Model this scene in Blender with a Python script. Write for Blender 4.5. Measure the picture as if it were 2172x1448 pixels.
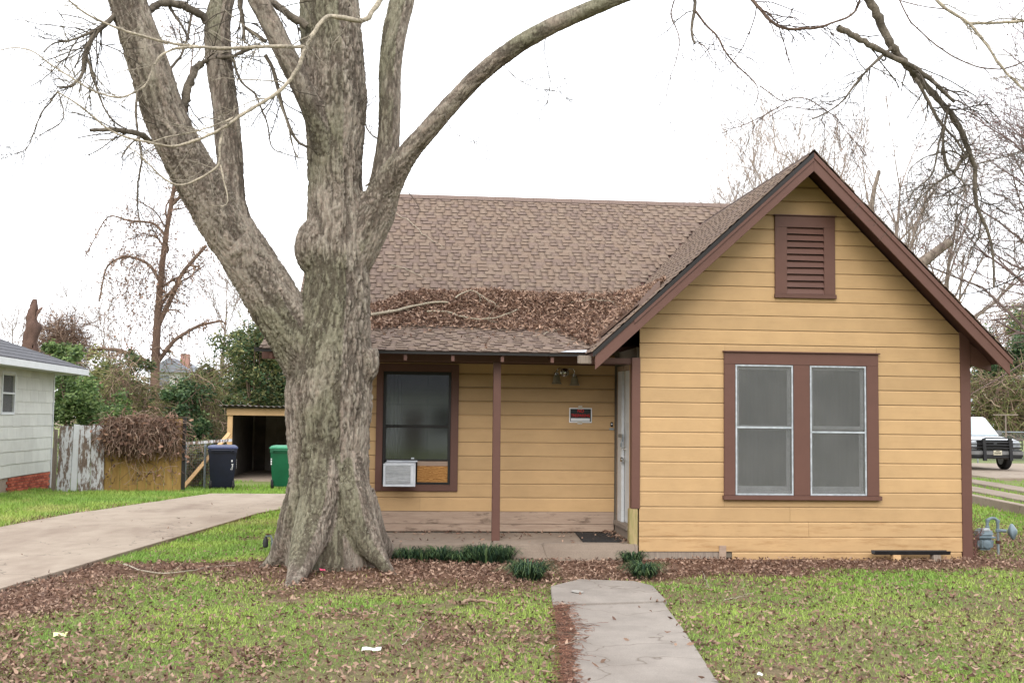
import bpy, bmesh, math, random
import numpy as np
from mathutils import Vector, Matrix

# ------------------------------------------------------------------ reset
for o in list(bpy.data.objects): bpy.data.objects.remove(o, do_unlink=True)
scene = bpy.context.scene
COL = scene.collection
rng = np.random.default_rng(7)
random.seed(7)

# ------------------------------------------------------------------ camera (house frame: X along the front wall, Y away, Z up)
FPX, PSI, THETA, RHO = 2433.0, .094, .0669, .0115
CAMZ, PCX, PCY = 1.69, 1086.0, 724.0
AF = np.array([math.sin(PSI)*math.cos(THETA), math.cos(PSI)*math.cos(THETA), math.sin(THETA)])
AR0 = np.array([math.cos(PSI), -math.sin(PSI), 0.0]); AU0 = np.cross(AR0, AF)
AR = AR0*math.cos(RHO) + AU0*math.sin(RHO); AU = AU0*math.cos(RHO) - AR0*math.sin(RHO)
CAM = np.array([0, 0, CAMZ])
cd = bpy.data.cameras.new('camera'); co = bpy.data.objects.new('camera', cd); COL.objects.link(co)
cd.sensor_width = 36; cd.lens = FPX/2172*36; cd.clip_end = 2000
co.matrix_world = Matrix(((AR[0], AU[0], -AF[0], 0), (AR[1], AU[1], -AF[1], 0), (AR[2], AU[2], -AF[2], CAMZ), (0, 0, 0, 1)))
scene.camera = co

# ------------------------------------------------------------------ light: bright overcast
SUN_EL, SUN_AZ = math.radians(36), math.radians(196)
w = bpy.data.worlds.new('World'); scene.world = w; w.use_nodes = True
nt = w.node_tree; bg = nt.nodes['Background']
sk = nt.nodes.new('ShaderNodeTexSky'); sk.sky_type = 'NISHITA'; sk.sun_disc = False
sk.sun_elevation = SUN_EL; sk.sun_rotation = SUN_AZ; sk.air_density = 1.0; sk.dust_density = 4.0
mx = nt.nodes.new('ShaderNodeMix'); mx.data_type = 'RGBA'; mx.inputs['Factor'].default_value = .93
nt.links.new(sk.outputs['Color'], mx.inputs['A']); mx.inputs['B'].default_value = (10.2, 10.4, 10.8, 1)   # cloud deck
nt.links.new(mx.outputs['Result'], bg.inputs['Color']); bg.inputs['Strength'].default_value = .13
sl = bpy.data.lights.new('sun', 'SUN'); sl.energy = 1.25; sl.angle = math.radians(40); sl.color = (1, .96, .9)
so = bpy.data.objects.new('sun', sl); COL.objects.link(so)
sd = Vector((math.sin(SUN_AZ)*math.cos(SUN_EL), math.cos(SUN_AZ)*math.cos(SUN_EL), math.sin(SUN_EL)))
so.rotation_euler = sd.to_track_quat('Z', 'Y').to_euler()
vs = scene.view_settings
vs.view_transform = 'Standard'; vs.look = 'None'; vs.gamma = 1; vs.use_curve_mapping = False; vs.exposure = .85

# ------------------------------------------------------------------ helpers: pixels to places
def ray(px, py): return AF + AR*(px-PCX)/FPX - AU*(py-PCY)/FPX
def at(px, py, X=None, Y=None, Z=None):
    d = ray(px, py)
    t = (X/d[0]) if X is not None else (Y/d[1]) if Y is not None else ((Z-CAMZ)/d[2])
    return CAM + t*d
def gz0(x, y):
    s = np.clip((2-np.asarray(x, float))/4, 0, 1); s = s*s*(3-2*s)
    return -.018*np.clip(np.asarray(y, float)-20, 0, 14)*s
def gnd(px, py):
    z = 0.
    for _ in range(8):
        p = at(px, py, Z=z); z = float(gz0(p[0], p[1]))
    return np.array([p[0], p[1], z])

# ------------------------------------------------------------------ helpers: noise
def _h(i, j, k, s):
    n = (i*374761393 + j*668265263 + k*2147483647 + s*1274126177) & 0xffffffff
    n = ((n ^ (n >> 13))*1274126177) & 0xffffffff
    n = ((n ^ (n >> 16))*2246822519) & 0xffffffff
    return ((n ^ (n >> 15)) & 0xffffff)/float(0xffffff)
def vnoise(p, s=0):
    p = np.asarray(p, float); i = np.floor(p).astype(np.int64); f = p-i; f = f*f*(3-2*f); r = 0
    for a in (0, 1):
        for b in (0, 1):
            for c in (0, 1):
                wgt = (f[:, 0] if a else 1-f[:, 0])*(f[:, 1] if b else 1-f[:, 1])*(f[:, 2] if c else 1-f[:, 2])
                r = r + wgt*_h(i[:, 0]+a, i[:, 1]+b, i[:, 2]+c, s)
    return r
def fbm(p, o=4, s=0):
    r = 0; a = .5; t = 0
    for k in range(o): r = r + a*vnoise(np.asarray(p)*2**k, s+k*17); t += a; a *= .5
    return r/t
def n2(x, y, sc, o=3, s=0): return fbm(np.stack([np.asarray(x)*sc, np.asarray(y)*sc, np.zeros_like(np.asarray(x, float))+.37], 1), o, s)
def voro(p, s=0):
    p = np.asarray(p, float); i0 = np.floor(p).astype(np.int64); f1 = np.full(len(p), 9.); f2 = np.full(len(p), 9.); idv = np.zeros(len(p))
    for a in (-1, 0, 1):
        for b in (-1, 0, 1):
            for c in (-1, 0, 1):
                ci, cj, ck = i0[:, 0]+a, i0[:, 1]+b, i0[:, 2]+c
                q = np.stack([ci+_h(ci, cj, ck, s), cj+_h(ci, cj, ck, s+1), ck+_h(ci, cj, ck, s+2)], 1)
                d = np.linalg.norm(p-q, axis=1); h = _h(ci, cj, ck, s+3)
                nn = d < f1
                f2 = np.where(nn, f1, np.minimum(f2, d)); idv = np.where(nn, h, idv); f1 = np.where(nn, d, f1)
    return f1, f2, idv
def sstep(a, b, x): t = np.clip((np.asarray(x, float)-a)/(b-a), 0, 1); return t*t*(3-2*t)

# ------------------------------------------------------------------ helpers: materials
def srgb(r, g, b, k=1.0):
    c = [((v/255)/12.92 if v/255 <= .04045 else ((v/255+.055)/1.055)**2.4)*k for v in (r, g, b)]
    return (c[0], c[1], c[2], 1)
class N:
    def __init__(s, name):
        s.m = bpy.data.materials.new(name); s.m.use_nodes = True; s.t = s.m.node_tree
        s.b = s.t.nodes['Principled BSDF']
    def n(s, typ, **k):
        x = s.t.nodes.new('ShaderNode'+typ)
        for a, v in k.items(): setattr(x, a, v)
        return x
    def l(s, a, b): s.t.links.new(a, b)
    def co(s, scale=(1, 1, 1), rand=True):
        tc = s.n('TexCoord'); mp = s.n('Mapping'); mp.inputs['Scale'].default_value = scale
        s.l(tc.outputs['Object'], mp.inputs['Vector'])
        if rand:
            oi = s.n('ObjectInfo'); ml = s.n('Math', operation='MULTIPLY'); ml.inputs[1].default_value = 37.
            s.l(oi.outputs['Random'], ml.inputs[0]); s.l(ml.outputs[0], mp.inputs['Location'])
        return mp.outputs['Vector']
    def noise(s, vec, scale, detail=5, rough=.6, dist=0):
        x = s.n('TexNoise'); x.inputs['Scale'].default_value = scale; x.inputs['Detail'].default_value = detail
        x.inputs['Roughness'].default_value = rough; x.inputs['Distortion'].default_value = dist
        s.l(vec, x.inputs['Vector']); return x.outputs['Fac']
    def ramp(s, fac, stops):
        x = s.n('ValToRGB'); e = x.color_ramp.elements
        while len(e) > 1: e.remove(e[-1])
        e[0].position, e[0].color = stops[0]
        for p, c in stops[1:]: q = e.new(p); q.color = c
        s.l(fac, x.inputs['Fac']); return x.outputs['Color']
    def mix(s, fac, a, b, mode='MIX'):
        x = s.n('Mix', data_type='RGBA', blend_type=mode)
        for sock, v in ((x.inputs['Factor'], fac), (x.inputs['A'], a), (x.inputs['B'], b)):
            if hasattr(v, 'links'): s.l(v, sock)
            else: sock.default_value = v
        return x.outputs['Result']
    def bump(s, h, strength=.4, dist=.01):
        x = s.n('Bump'); x.inputs['Strength'].default_value = strength; x.inputs['Distance'].default_value = dist
        s.l(h, x.inputs['Height']); s.l(x.outputs['Normal'], s.b.inputs['Normal'])
    def base(s, c):
        if hasattr(c, 'links'): s.l(c, s.b.inputs['Base Color'])
        else: s.b.inputs['Base Color'].default_value = c
    def fin(s, rough=.8, spec=.3, metal=0):
        s.b.inputs['Roughness'].default_value = rough; s.b.inputs['Specular IOR Level'].default_value = spec; s.b.inputs['Metallic'].default_value = metal
        return s.m
MAT = {}
def simple(name, c1, c2=None, scale=6, rough=.8, spec=.3, metal=0, stretch=(1, 1, 1), bump=0, bscale=None, lo=.35, hi=.65):
    m = N(name); v = m.co(stretch); c2 = c2 or tuple(x*.8 for x in c1[:3])+(1,)
    f = m.noise(v, scale); m.base(m.ramp(f, [(lo, c1), (hi, c2)]))
    if bump: m.bump(m.noise(v, bscale or scale*6, 4), bump)
    MAT[name] = m.fin(rough, spec, metal); return MAT[name]
def attrmat(name, rough=.8, spec=.25, trans=0, noise=0, bump=0, bscale=60):
    m = N(name); a = m.n('Attribute', attribute_name='Col'); c = a.outputs['Color']
    if noise:
        f = m.noise(m.co(rand=False), 45, 4); c = m.mix(noise, c, m.ramp(f, [(.3, (.25, .25, .25, 1)), (.7, (1.7, 1.7, 1.7, 1))]), 'MULTIPLY')
    m.base(c)
    if bump: m.bump(m.noise(m.co(rand=False), bscale, 4), bump)
    m.fin(rough, spec)
    if trans:
        t = m.n('BsdfTranslucent'); m.l(c, t.inputs['Color']); mxs = m.n('MixShader'); mxs.inputs[0].default_value = trans
        m.l(m.b.outputs[0], mxs.inputs[1]); m.l(t.outputs[0], mxs.inputs[2]); m.l(mxs.outputs[0], m.t.nodes['Material Output'].inputs['Surface'])
    MAT[name] = m.m; return m.m

# painted boards: colour, faint mottling, grime in streaks, chips to bare wood
def paint(name, c, dirt, chip=None, chip_at=.76, rough=.55, streak=(1.2, 4, 9), damt=.22):
    m = N(name); v = m.co(); vs_ = m.co(streak)
    oi = m.n('ObjectInfo'); tone = m.ramp(oi.outputs['Random'], [(0, (.93, .93, .93, 1)), (1, (1.05, 1.045, 1.04, 1))])
    f = m.noise(v, 3.5, 5); col = m.ramp(f, [(.3, tuple(x*.93 for x in c[:3])+(1,)), (.7, tuple(min(1, x*1.05) for x in c[:3])+(1,))])
    col = m.mix(1.0, col, tone, 'MULTIPLY')
    d = m.ramp(m.noise(vs_, 2.2, 6, .7), [(.5, (0, 0, 0, 1)), (.8, (damt,)*3+(1,))]); col = m.mix(d, col, dirt)
    if chip:
        k = m.ramp(m.noise(v, 42, 6, .72), [(chip_at, (0, 0, 0, 1)), (chip_at+.015, (1, 1, 1, 1))]); col = m.mix(k, col, chip)
    m.base(col); m.bump(m.noise(m.co((2, 30, 30)), 6, 4), .12, .004); MAT[name] = m.fin(rough, .3); return MAT[name]
YEL = srgb(181, 149, 108)
paint('yellow_paint', YEL, srgb(140, 108, 70), srgb(206, 182, 142), .74, .55)
paint('yellow_paint_stained', YEL, srgb(128, 88, 46), srgb(212, 190, 150), .74, .6, (.8, 3, 6), .8)
BRN = srgb(97, 68, 59)
paint('brown_paint', BRN, srgb(80, 52, 46), srgb(190, 180, 172), .795, .5)
paint('brown_paint_chipped', BRN, srgb(80, 52, 46), srgb(190, 182, 176), .70, .5)
paint('white_paint', srgb(205, 208, 210), srgb(150, 148, 140), srgb(150, 135, 115), .76, .45)
paint('pale_siding', srgb(196, 197, 190), srgb(150, 150, 140), None, .8, .6, (.6, .6, .6))
def wood(name, c1, c2, dark, stretch=(1.2, 14, 14), dk=.62):
    m = N(name); v = m.co(stretch); f = m.noise(v, 3, 6, .65, .8)
    col = m.ramp(f, [(.3, c1), (.7, c2)])
    kn = m.ramp(m.noise(m.co((1.5, 3, 6)), 2.0, 5, .7), [(dk, (0, 0, 0, 1)), (dk+.16, (.85,)*3+(1,))])
    col = m.mix(kn, col, dark); m.base(col); m.bump(f, .3, .004); MAT[name] = m.fin(.85, .15); return MAT[name]
wood('bare_wood', srgb(168, 148, 131), srgb(146, 125, 110), srgb(72, 57, 48), (1.2, 14, 14), .56)
wood('grey_wood', srgb(150, 138, 126), srgb(120, 108, 98), srgb(70, 60, 52), (14, 14, 1.2))
wood('green_wood', srgb(172, 150, 112), srgb(130, 126, 82), srgb(90, 88, 52), (14, 14, 1.5))
wood('fresh_wood', srgb(206, 172, 130), srgb(186, 150, 108), srgb(140, 108, 76), (6, 6, 6))
wood('panel_wood', srgb(158, 130, 78), srgb(136, 110, 64), srgb(100, 80, 46), (9, 9, 1.0), .6)
# peeling fence paint
m = N('peeling_white'); v = m.co((6, 6, 1.3)); k = m.ramp(m.noise(v, 2.4, 7, .72), [(.47, (0, 0, 0, 1)), (.53, (1, 1, 1, 1))])
wd = m.ramp(m.noise(m.co((20, 20, 1.5)), 3, 5), [(.3, srgb(128, 112, 100)), (.7, srgb(92, 78, 68))]); m.base(m.mix(k, wd, srgb(192, 194, 196))); m.bump(k, .3, .003); MAT['peeling_white'] = m.fin(.8, .2)
# plywood with bold grain
m = N('plywood'); v = m.co((2.5, 2.5, 7)); wv = m.n('TexWave', wave_type='BANDS', bands_direction='Z'); wv.inputs['Scale'].default_value = 3.2; wv.inputs['Distortion'].default_value = 9; wv.inputs['Detail'].default_value = 3
m.l(v, wv.inputs['Vector']); m.base(m.ramp(wv.outputs['Fac'], [(.25, srgb(118, 76, 38)), (.7, srgb(196, 146, 86))])); MAT['plywood'] = m.fin(.75, .2)
# concrete
def concrete(name, c1, c2, stain, sa=.5):
    m = N(name); v = m.co((1, 1, 1), False); f = m.noise(v, 2.4, 8, .65); col = m.ramp(f, [(.3, c1), (.72, c2)])
    s_ = m.ramp(m.noise(m.co((1, .35, 1), False), 1.1, 5, .6), [(.46, (0, 0, 0, 1)), (.72, (sa,)*3+(1,))]); col = m.mix(s_, col, stain)
    g = m.ramp(m.noise(v, 90, 3), [(.3, (.86,)*3+(1,)), (.7, (1.1,)*3+(1,))]); col = m.mix(1.0, col, g, 'MULTIPLY')
    k = m.n('TexVoronoi', feature='DISTANCE_TO_EDGE'); k.inputs['Scale'].default_value = .45
    wv_ = m.n('VectorMath', operation='ADD'); ns = m.n('TexNoise'); ns.inputs['Scale'].default_value = 2.2; m.l(v, ns.inputs['Vector'])
    m.l(v, wv_.inputs[0]); m.l(ns.outputs['Color'], wv_.inputs[1]); m.l(wv_.outputs[0], k.inputs['Vector'])
    ck = m.ramp(k.outputs['Distance'], [(.0, (.75,)*3+(1,)), (.006, (0, 0, 0, 1))]); col = m.mix(ck, col, srgb(90, 80, 70))
    m.base(col); m.bump(m.noise(v, 70, 5), .3, .004); MAT[name] = m.fin(.9, .2); return MAT[name]
concrete('walk_concrete', srgb(146, 138, 130), srgb(124, 117, 110), srgb(104, 95, 88))
concrete('drive_concrete', srgb(160, 147, 132), srgb(145, 131, 117), srgb(108, 90, 78), .6)
concrete('slab_concrete', srgb(152, 138, 124), srgb(132, 118, 106), srgb(100, 88, 78))
concrete('asphalt', srgb(92, 92, 92), srgb(78, 78, 78), srgb(66, 66, 66))
attrmat('shingle', .92, .15, 0, .35, .4, 220)
attrmat('leaf_litter', .75, .25, .12)
attrmat('grass', .6, .25, .3)
attrmat('foliage', .55, .3, .25)
attrmat('twig', .88, .12, 0, .6, .5, 70)
attrmat('brick', .85, .2, 0, .4, .3, 90)
simple('black_plastic', (.012, .012, .013, 1), (.02, .02, .021, 1), 5, .5)
simple('navy_plastic', srgb(16, 20, 36), srgb(20, 26, 44), 3, .45, .4)
simple('green_plastic', srgb(6, 76, 48), srgb(10, 86, 55), 3, .42, .4)
simple('green_plastic_pale', srgb(58, 134, 100), srgb(50, 124, 92), 3, .45, .4)
simple('navy_lid', srgb(52, 60, 92), srgb(60, 70, 104), 3, .4, .45)
simple('chrome', (.6, .6, .58, 1), (.5, .5, .48, 1), 5, .22, .5, 1)
simple('galvanised', srgb(150, 158, 162), srgb(120, 130, 136), 12, .45, .5, .6)
simple('aluminium', srgb(196, 202, 208), srgb(160, 166, 172), 14, .45, .5, .35)
simple('bronze_frame', srgb(34, 30, 28), srgb(24, 22, 22), 9, .4, .4)
simple('meter_grey', srgb(112, 128, 136), srgb(92, 106, 114), 9, .45, .4)
simple('rust', srgb(92, 62, 46), srgb(66, 46, 38), 20, .9, .2)
simple('ac_white', srgb(214, 216, 220), srgb(186, 190, 196), 7, .4, .4)
simple('ac_fin', srgb(150, 150, 146), srgb(120, 120, 116), 20, .5, .4, .5)
simple('rubber_mat', (.022, .022, .024, 1), (.04, .038, .036, 1), 30, .9, .2, bump=.5, bscale=200)
simple('car_white', srgb(222, 226, 230), srgb(214, 218, 222), 3, .25, .5)
simple('tyre', (.015, .015, .015, 1), (.03, .03, .03, 1), 20, .85)
simple('grey_trim', srgb(120, 120, 120), srgb(100, 100, 100), 6, .5)
simple('sign_white', srgb(225, 226, 228), srgb(218, 219, 222), 6, .4)
simple('sign_black', (.014, .014, .015, 1), (.016, .016, .017, 1), 6, .35)
simple('sign_red', srgb(196, 34, 30), srgb(186, 30, 28), 6, .4)
simple('tape', srgb(196, 190, 178), srgb(180, 172, 158), 12, .4)
simple('paper_white', srgb(222, 222, 214), srgb(205, 205, 196), 10, .7)
simple('paper_lime', srgb(214, 226, 150), srgb(228, 232, 190), 10, .7)
simple('paper_pink', srgb(240, 90, 130), srgb(236, 110, 140), 10, .6)
simple('corrugated', srgb(70, 62, 58), srgb(110, 98, 92), 3, .6, .4, .5)
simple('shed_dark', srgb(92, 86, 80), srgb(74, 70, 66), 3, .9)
simple('shed_grey', srgb(150, 146, 140), srgb(130, 126, 120), 2, .9)
simple('neighbour_roof', srgb(70, 70, 74), srgb(98, 98, 102), 14, .9, .2, bump=.4)
simple('soffit', srgb(78, 50, 44), srgb(66, 42, 38), 3, .7)
simple('plaster', srgb(120, 112, 100), srgb(110, 102, 92), 2, .9)
simple('curtain', srgb(88, 88, 90), srgb(70, 70, 72), 3, .9, stretch=(14, 14, .3))
simple('plate', srgb(206, 200, 180), srgb(190, 184, 160), 30, .5)
simple('soil_dark', srgb(74, 60, 50), srgb(94, 78, 66), 6, .95, .1, bump=.5)
simple('lamp_glass', srgb(150, 140, 118), srgb(120, 112, 96), 6, .35, .5)
simple('cable', (.02, .02, .02, 1), (.03, .03, .03, 1), 5, .7)
simple('dead_limb', srgb(140, 128, 116), srgb(92, 82, 74), 14, .9, .1, bump=.6, stretch=(1, 1, .5))
simple('far_slate', srgb(128, 130, 138), srgb(116, 120, 128), 4, .9)
simple('far_brick', srgb(160, 124, 112), srgb(150, 114, 104), 4, .9)
simple('far_wall', srgb(214, 214, 214), srgb(196, 198, 200), 4, .9)
# glass
m = N('glass'); m.base((.9, .95, .95, 1)); gl = m.n('BsdfGlossy'); gl.inputs['Roughness'].default_value = .075; tr = m.n('BsdfTransparent'); tr.inputs['Color'].default_value = (.62, .66, .64, 1)
fr = m.n('Fresnel'); fr.inputs['IOR'].default_value = 2.1; ms = m.n('MixShader'); m.l(fr.outputs[0], ms.inputs[0]); m.l(tr.outputs[0], ms.inputs[1]); m.l(gl.outputs[0], ms.inputs[2])
m.l(ms.outputs[0], m.t.nodes['Material Output'].inputs['Surface']); MAT['glass'] = m.m
# insect screen: woven grey mesh, dusty
m = N('screen'); v = m.co((1, 1, 1)); f = m.ramp(m.noise(v, 2.2, 6, .65), [(.3, srgb(104, 105, 104)), (.7, srgb(118, 118, 116))]); m.base(f); m.fin(.7, .2)
tr = m.n('BsdfTransparent'); ms = m.n('MixShader'); a_ = m.ramp(m.noise(v, 3.5, 5), [(.3, (.38,)*3+(1,)), (.7, (.50,)*3+(1,))]); m.l(a_, ms.inputs[0])
m.l(tr.outputs[0], ms.inputs[1]); m.l(m.b.outputs[0], ms.inputs[2]); m.l(ms.outputs[0], m.t.nodes['Material Output'].inputs['Surface']); MAT['screen'] = m.m
# bark: colours from attributes made with the geometry
m = N('bark'); a = m.n('Attribute', attribute_name='Col'); f = m.noise(m.co((1, 1, .28), False), 38, 7, .75)
c = m.mix(.9, a.outputs['Color'], m.ramp(f, [(.32, (.42, .40, .39, 1)), (.5, (1, 1, 1, 1)), (.72, (1.5, 1.5, 1.5, 1))]), 'MULTIPLY')
li = m.ramp(m.noise(m.co((1, 1, 1), False), 75, 4, .6), [(.62, (0, 0, 0, 1)), (.72, (.75,)*3+(1,))]); c = m.mix(li, c, srgb(178, 176, 160)); m.base(c)
m.bump(f, .9, .02); MAT['bark'] = m.fin(.92, .12)
# ground: colour attribute (soil / moss / litter) times grain
m = N('ground'); a = m.n('Attribute', attribute_name='Col'); f = m.noise(m.co((1, 1, 1), False), 28, 8, .75)
m.base(m.mix(.9, a.outputs['Color'], m.ramp(f, [(.3, (.5, .5, .5, 1)), (.7, (1.5, 1.5, 1.5, 1))]), 'MULTIPLY')); m.bump(f, .8, .03); MAT['ground'] = m.fin(.95, .1)

# ------------------------------------------------------------------ helpers: objects and meshes
def tag(o, label=None, cat=None, group=None, kind=None):
    if label: o['label'] = label
    if cat: o['category'] = cat
    if group: o['group'] = group
    if kind: o['kind'] = kind
    return o
def thing(name, label, cat, loc, group=None, rz=0):
    o = bpy.data.objects.new(name, None); COL.objects.link(o); o.location = tuple(float(v) for v in loc); o.rotation_euler = (0, 0, rz); o.empty_display_size = .1
    return tag(o, label, cat, group)
def wloc(o):
    p = np.zeros(3)
    while o is not None: p += np.array(o.location); o = o.parent
    return p
def link(name, me, mat, parent=None, loc=None):
    o = bpy.data.objects.new(name, me); COL.objects.link(o)
    if mat is not None and not me.materials: me.materials.append(MAT[mat] if isinstance(mat, str) else mat)
    if parent is not None: o.parent = parent
    if loc is not None: o.location = tuple(float(v) for v in loc)
    return o
def meshnp(name, V, F, mat, parent=None, col=None, smooth=False, kind=None, local=False):
    """V (n,3) world coords, F (m,k) one polygon size; col per vertex (n,3)"""
    V = np.asarray(V, float); off = np.zeros(3) if (parent is None or local) else wloc(parent)
    F = np.asarray(F, np.int32); me = bpy.data.meshes.new(name); k = F.shape[1]
    me.vertices.add(len(V)); me.vertices.foreach_set('co', (V-off).astype(np.float32).ravel())
    me.loops.add(F.size); me.loops.foreach_set('vertex_index', F.ravel())
    me.polygons.add(len(F)); me.polygons.foreach_set('loop_start', np.arange(0, F.size, k, dtype=np.int32))
    if smooth: me.polygons.foreach_set('use_smooth', np.ones(len(F), bool))
    me.update(calc_edges=True)
    if col is not None:
        at_ = me.attributes.new('Col', 'FLOAT_COLOR', 'POINT'); c4 = np.ones((len(V), 4), np.float32); c4[:, :3] = col; at_.data.foreach_set('color', c4.ravel())
    o = link(name, me, mat, parent)
    if kind: o['kind'] = kind
    return o
class MB:
    def __init__(s): s.v = []; s.f = []
    def poly(s, pts, fs):
        b = len(s.v); s.v += [tuple(float(c) for c in p) for p in pts]; s.f += [tuple(b+i for i in f) for f in fs]; return s
    def hexa(s, p):  # 8 points: bottom 4 ccw, top 4 ccw
        return s.poly(p, [(3, 2, 1, 0), (4, 5, 6, 7), (0, 1, 5, 4), (1, 2, 6, 5), (2, 3, 7, 6), (3, 0, 4, 7)])
    def box(s, x0, x1, y0, y1, z0, z1):
        return s.hexa([(x0, y0, z0), (x1, y0, z0), (x1, y1, z0), (x0, y1, z0), (x0, y0, z1), (x1, y0, z1), (x1, y1, z1), (x0, y1, z1)])
    def prism(s, pts, d):  # polygon extruded by vector d
        n = len(pts); pts = [np.array(p, float) for p in pts]; d = np.array(d, float); s.poly(pts+[p+d for p in pts], [tuple(range(n-1, -1, -1)), tuple(range(n, 2*n))]+[(i, (i+1) % n, n+(i+1) % n, n+i) for i in range(n)]); return s
    def bar(s, a, b, wd, th, up=(0, 0, 1)):  # rectangular bar a->b, width along side, th along up
        a = np.array(a, float); b = np.array(b, float); t = b-a; t /= np.linalg.norm(t); up = np.array(up, float); sd_ = np.cross(t, up); sd_ /= np.linalg.norm(sd_); u = np.cross(sd_, t)
        q = [(-1, -1), (1, -1), (1, 1), (-1, 1)]
        P = [a+sd_*wd/2*i+u*th/2*j for i, j in q]+[b+sd_*wd/2*i+u*th/2*j for i, j in q]
        return s.poly(P, [(3, 2, 1, 0), (4, 5, 6, 7), (0, 1, 5, 4), (1, 2, 6, 5), (2, 3, 7, 6), (3, 0, 4, 7)])
    def tube(s, pts, r, n=8, cap=True):
        pts = np.array(pts, float); r = np.broadcast_to(np.array(r, float), (len(pts),)); T = np.gradient(pts, axis=0); T /= np.linalg.norm(T, axis=1)[:, None]+1e-9
        ref = np.array([0.31, .17, .93]) if abs(T[0] @ np.array([0.31, .17, .93])) < .9 else np.array([1., 0, .2]); b = len(s.v)
        nrm = np.cross(T[0], ref); nrm /= np.linalg.norm(nrm)
        for i, p in enumerate(pts):
            nrm = nrm-T[i]*(nrm @ T[i]); nrm /= np.linalg.norm(nrm)+1e-9; bn = np.cross(T[i], nrm)
            for k in range(n):
                a = 2*math.pi*k/n; q = p+(nrm*math.cos(a)+bn*math.sin(a))*r[i]; s.v.append(tuple(q))
        for i in range(len(pts)-1):
            for k in range(n): k2 = (k+1) % n; s.f.append((b+i*n+k, b+i*n+k2, b+(i+1)*n+k2, b+(i+1)*n+k))
        if cap: s.f.append(tuple(b+k for k in range(n-1, -1, -1))); s.f.append(tuple(b+(len(pts)-1)*n+k for k in range(n)))
        return s
    def lathe(s, c, prof, n=20, axis=(0, 0, 1)):  # prof: (r, h) along axis
        ax = np.array(axis, float); ax /= np.linalg.norm(ax); c = np.array(c, float); e = np.array([1., 0, 0]) if abs(ax[0]) < .9 else np.array([0, 1., 0]); u = np.cross(ax, e); u /= np.linalg.norm(u); v = np.cross(ax, u); b = len(s.v)
        for r, h in prof:
            for k in range(n): a = 2*math.pi*k/n; s.v.append(tuple(c+ax*h+(u*math.cos(a)+v*math.sin(a))*max(r, 1e-4)))
        for i in range(len(prof)-1):
            for k in range(n): k2 = (k+1) % n; s.f.append((b+i*n+k, b+i*n+k2, b+(i+1)*n+k2, b+(i+1)*n+k))
        s.f.append(tuple(b+k for k in range(n-1, -1, -1))); s.f.append(tuple(b+(len(prof)-1)*n+k for k in range(n))); return s
    def mesh(s, name, off=(0, 0, 0), bevel=0, smooth=False, seg=2):
        me = bpy.data.meshes.new(name); o_ = np.array(off, float); me.from_pydata([tuple(np.array(p)-o_) for p in s.v], [], s.f); me.update()
        bm = bmesh.new(); bm.from_mesh(me); bmesh.ops.recalc_face_normals(bm, faces=bm.faces)
        if bevel: bmesh.ops.bevel(bm, geom=[e for e in bm.edges if len(e.link_faces) == 2 and e.calc_face_angle(0) > .5], offset=bevel, segments=seg, affect='EDGES', clamp_overlap=True)
        bm.to_mesh(me); bm.free()
        if smooth:
            me.polygons.foreach_set('use_smooth', np.ones(len(me.polygons), bool)); me.set_sharp_from_angle(angle=math.radians(40))
        return me
    def build(s, name, mat, parent=None, bevel=0, smooth=False, kind=None, label=None, seg=2):
        off = wloc(parent) if parent is not None else (0, 0, 0)
        o = link(name, s.mesh(name, off, bevel, smooth, seg), mat, parent)
        if kind: o['kind'] = kind
        if label: o['label'] = label
        return o
def piece(name, me, mat, parent, wpos, rz=0, sc=None):
    o = link(name, me, mat, parent); o.location = tuple(np.array(wpos, float)-wloc(parent)); o.rotation_euler = (0, 0, rz)
    if sc: o.scale = sc
    return o
def top(name, label, cat, mb, mat, base, group=None, **k):
    """one-mesh thing with its origin at base"""
    o = link(name, mb.mesh(name, base, **k), mat); o.location = tuple(float(v) for v in base); return tag(o, label, cat, group)

def tubes(P, R, sides=3):
    """P (n,k,3), R (n,k) -> V, F of n tubes"""
    P = np.asarray(P, float); n, k, _ = P.shape; T = np.gradient(P, axis=1); T /= np.linalg.norm(T, axis=2, keepdims=True)+1e-9
    ref = np.where(np.abs(T[:, :1, 2:3]) > .8, np.array([[[1., .1, 0]]]), np.array([[[.1, .05, 1.]]])); A = np.cross(T, np.broadcast_to(ref, T.shape)); A /= np.linalg.norm(A, axis=2, keepdims=True)+1e-9; B = np.cross(T, A)
    ang = np.arange(sides)*2*math.pi/sides
    V = P[:, :, None]+(A[:, :, None]*np.cos(ang)[None, None, :, None]+B[:, :, None]*np.sin(ang)[None, None, :, None])*np.asarray(R)[:, :, None, None]
    idx = np.arange(n*k*sides).reshape(n, k, sides); a = idx[:, :-1]; b = idx[:, 1:]
    F = np.stack([a, np.roll(a, -1, 2), np.roll(b, -1, 2), b], -1).reshape(-1, 4)
    return V.reshape(-1, 3), F
def join(parts):
    V = []; F = []; C = []; n = 0
    for v, f, c in parts:
        V.append(v); F.append(np.asarray(f)+n); C.append(np.broadcast_to(np.asarray(c, float), (len(v), 3))); n += len(v)
    return np.concatenate(V), np.concatenate(F), np.concatenate(C)
def jitcol(n, per, base, var=.25, hue=.08):
    c = np.array(base[:3])[None]*(1+rng.uniform(-var, var, (n, 1)))*(1+rng.uniform(-hue, hue, (n, 3))); return np.repeat(c, per, 0)
def pick(n, per, cols, var=.2):
    cols = np.array([c[:3] for c in cols]); c = cols[rng.integers(0, len(cols), n)]*(1+rng.uniform(-var, var, (n, 1))); return np.repeat(c, per, 0)
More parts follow.
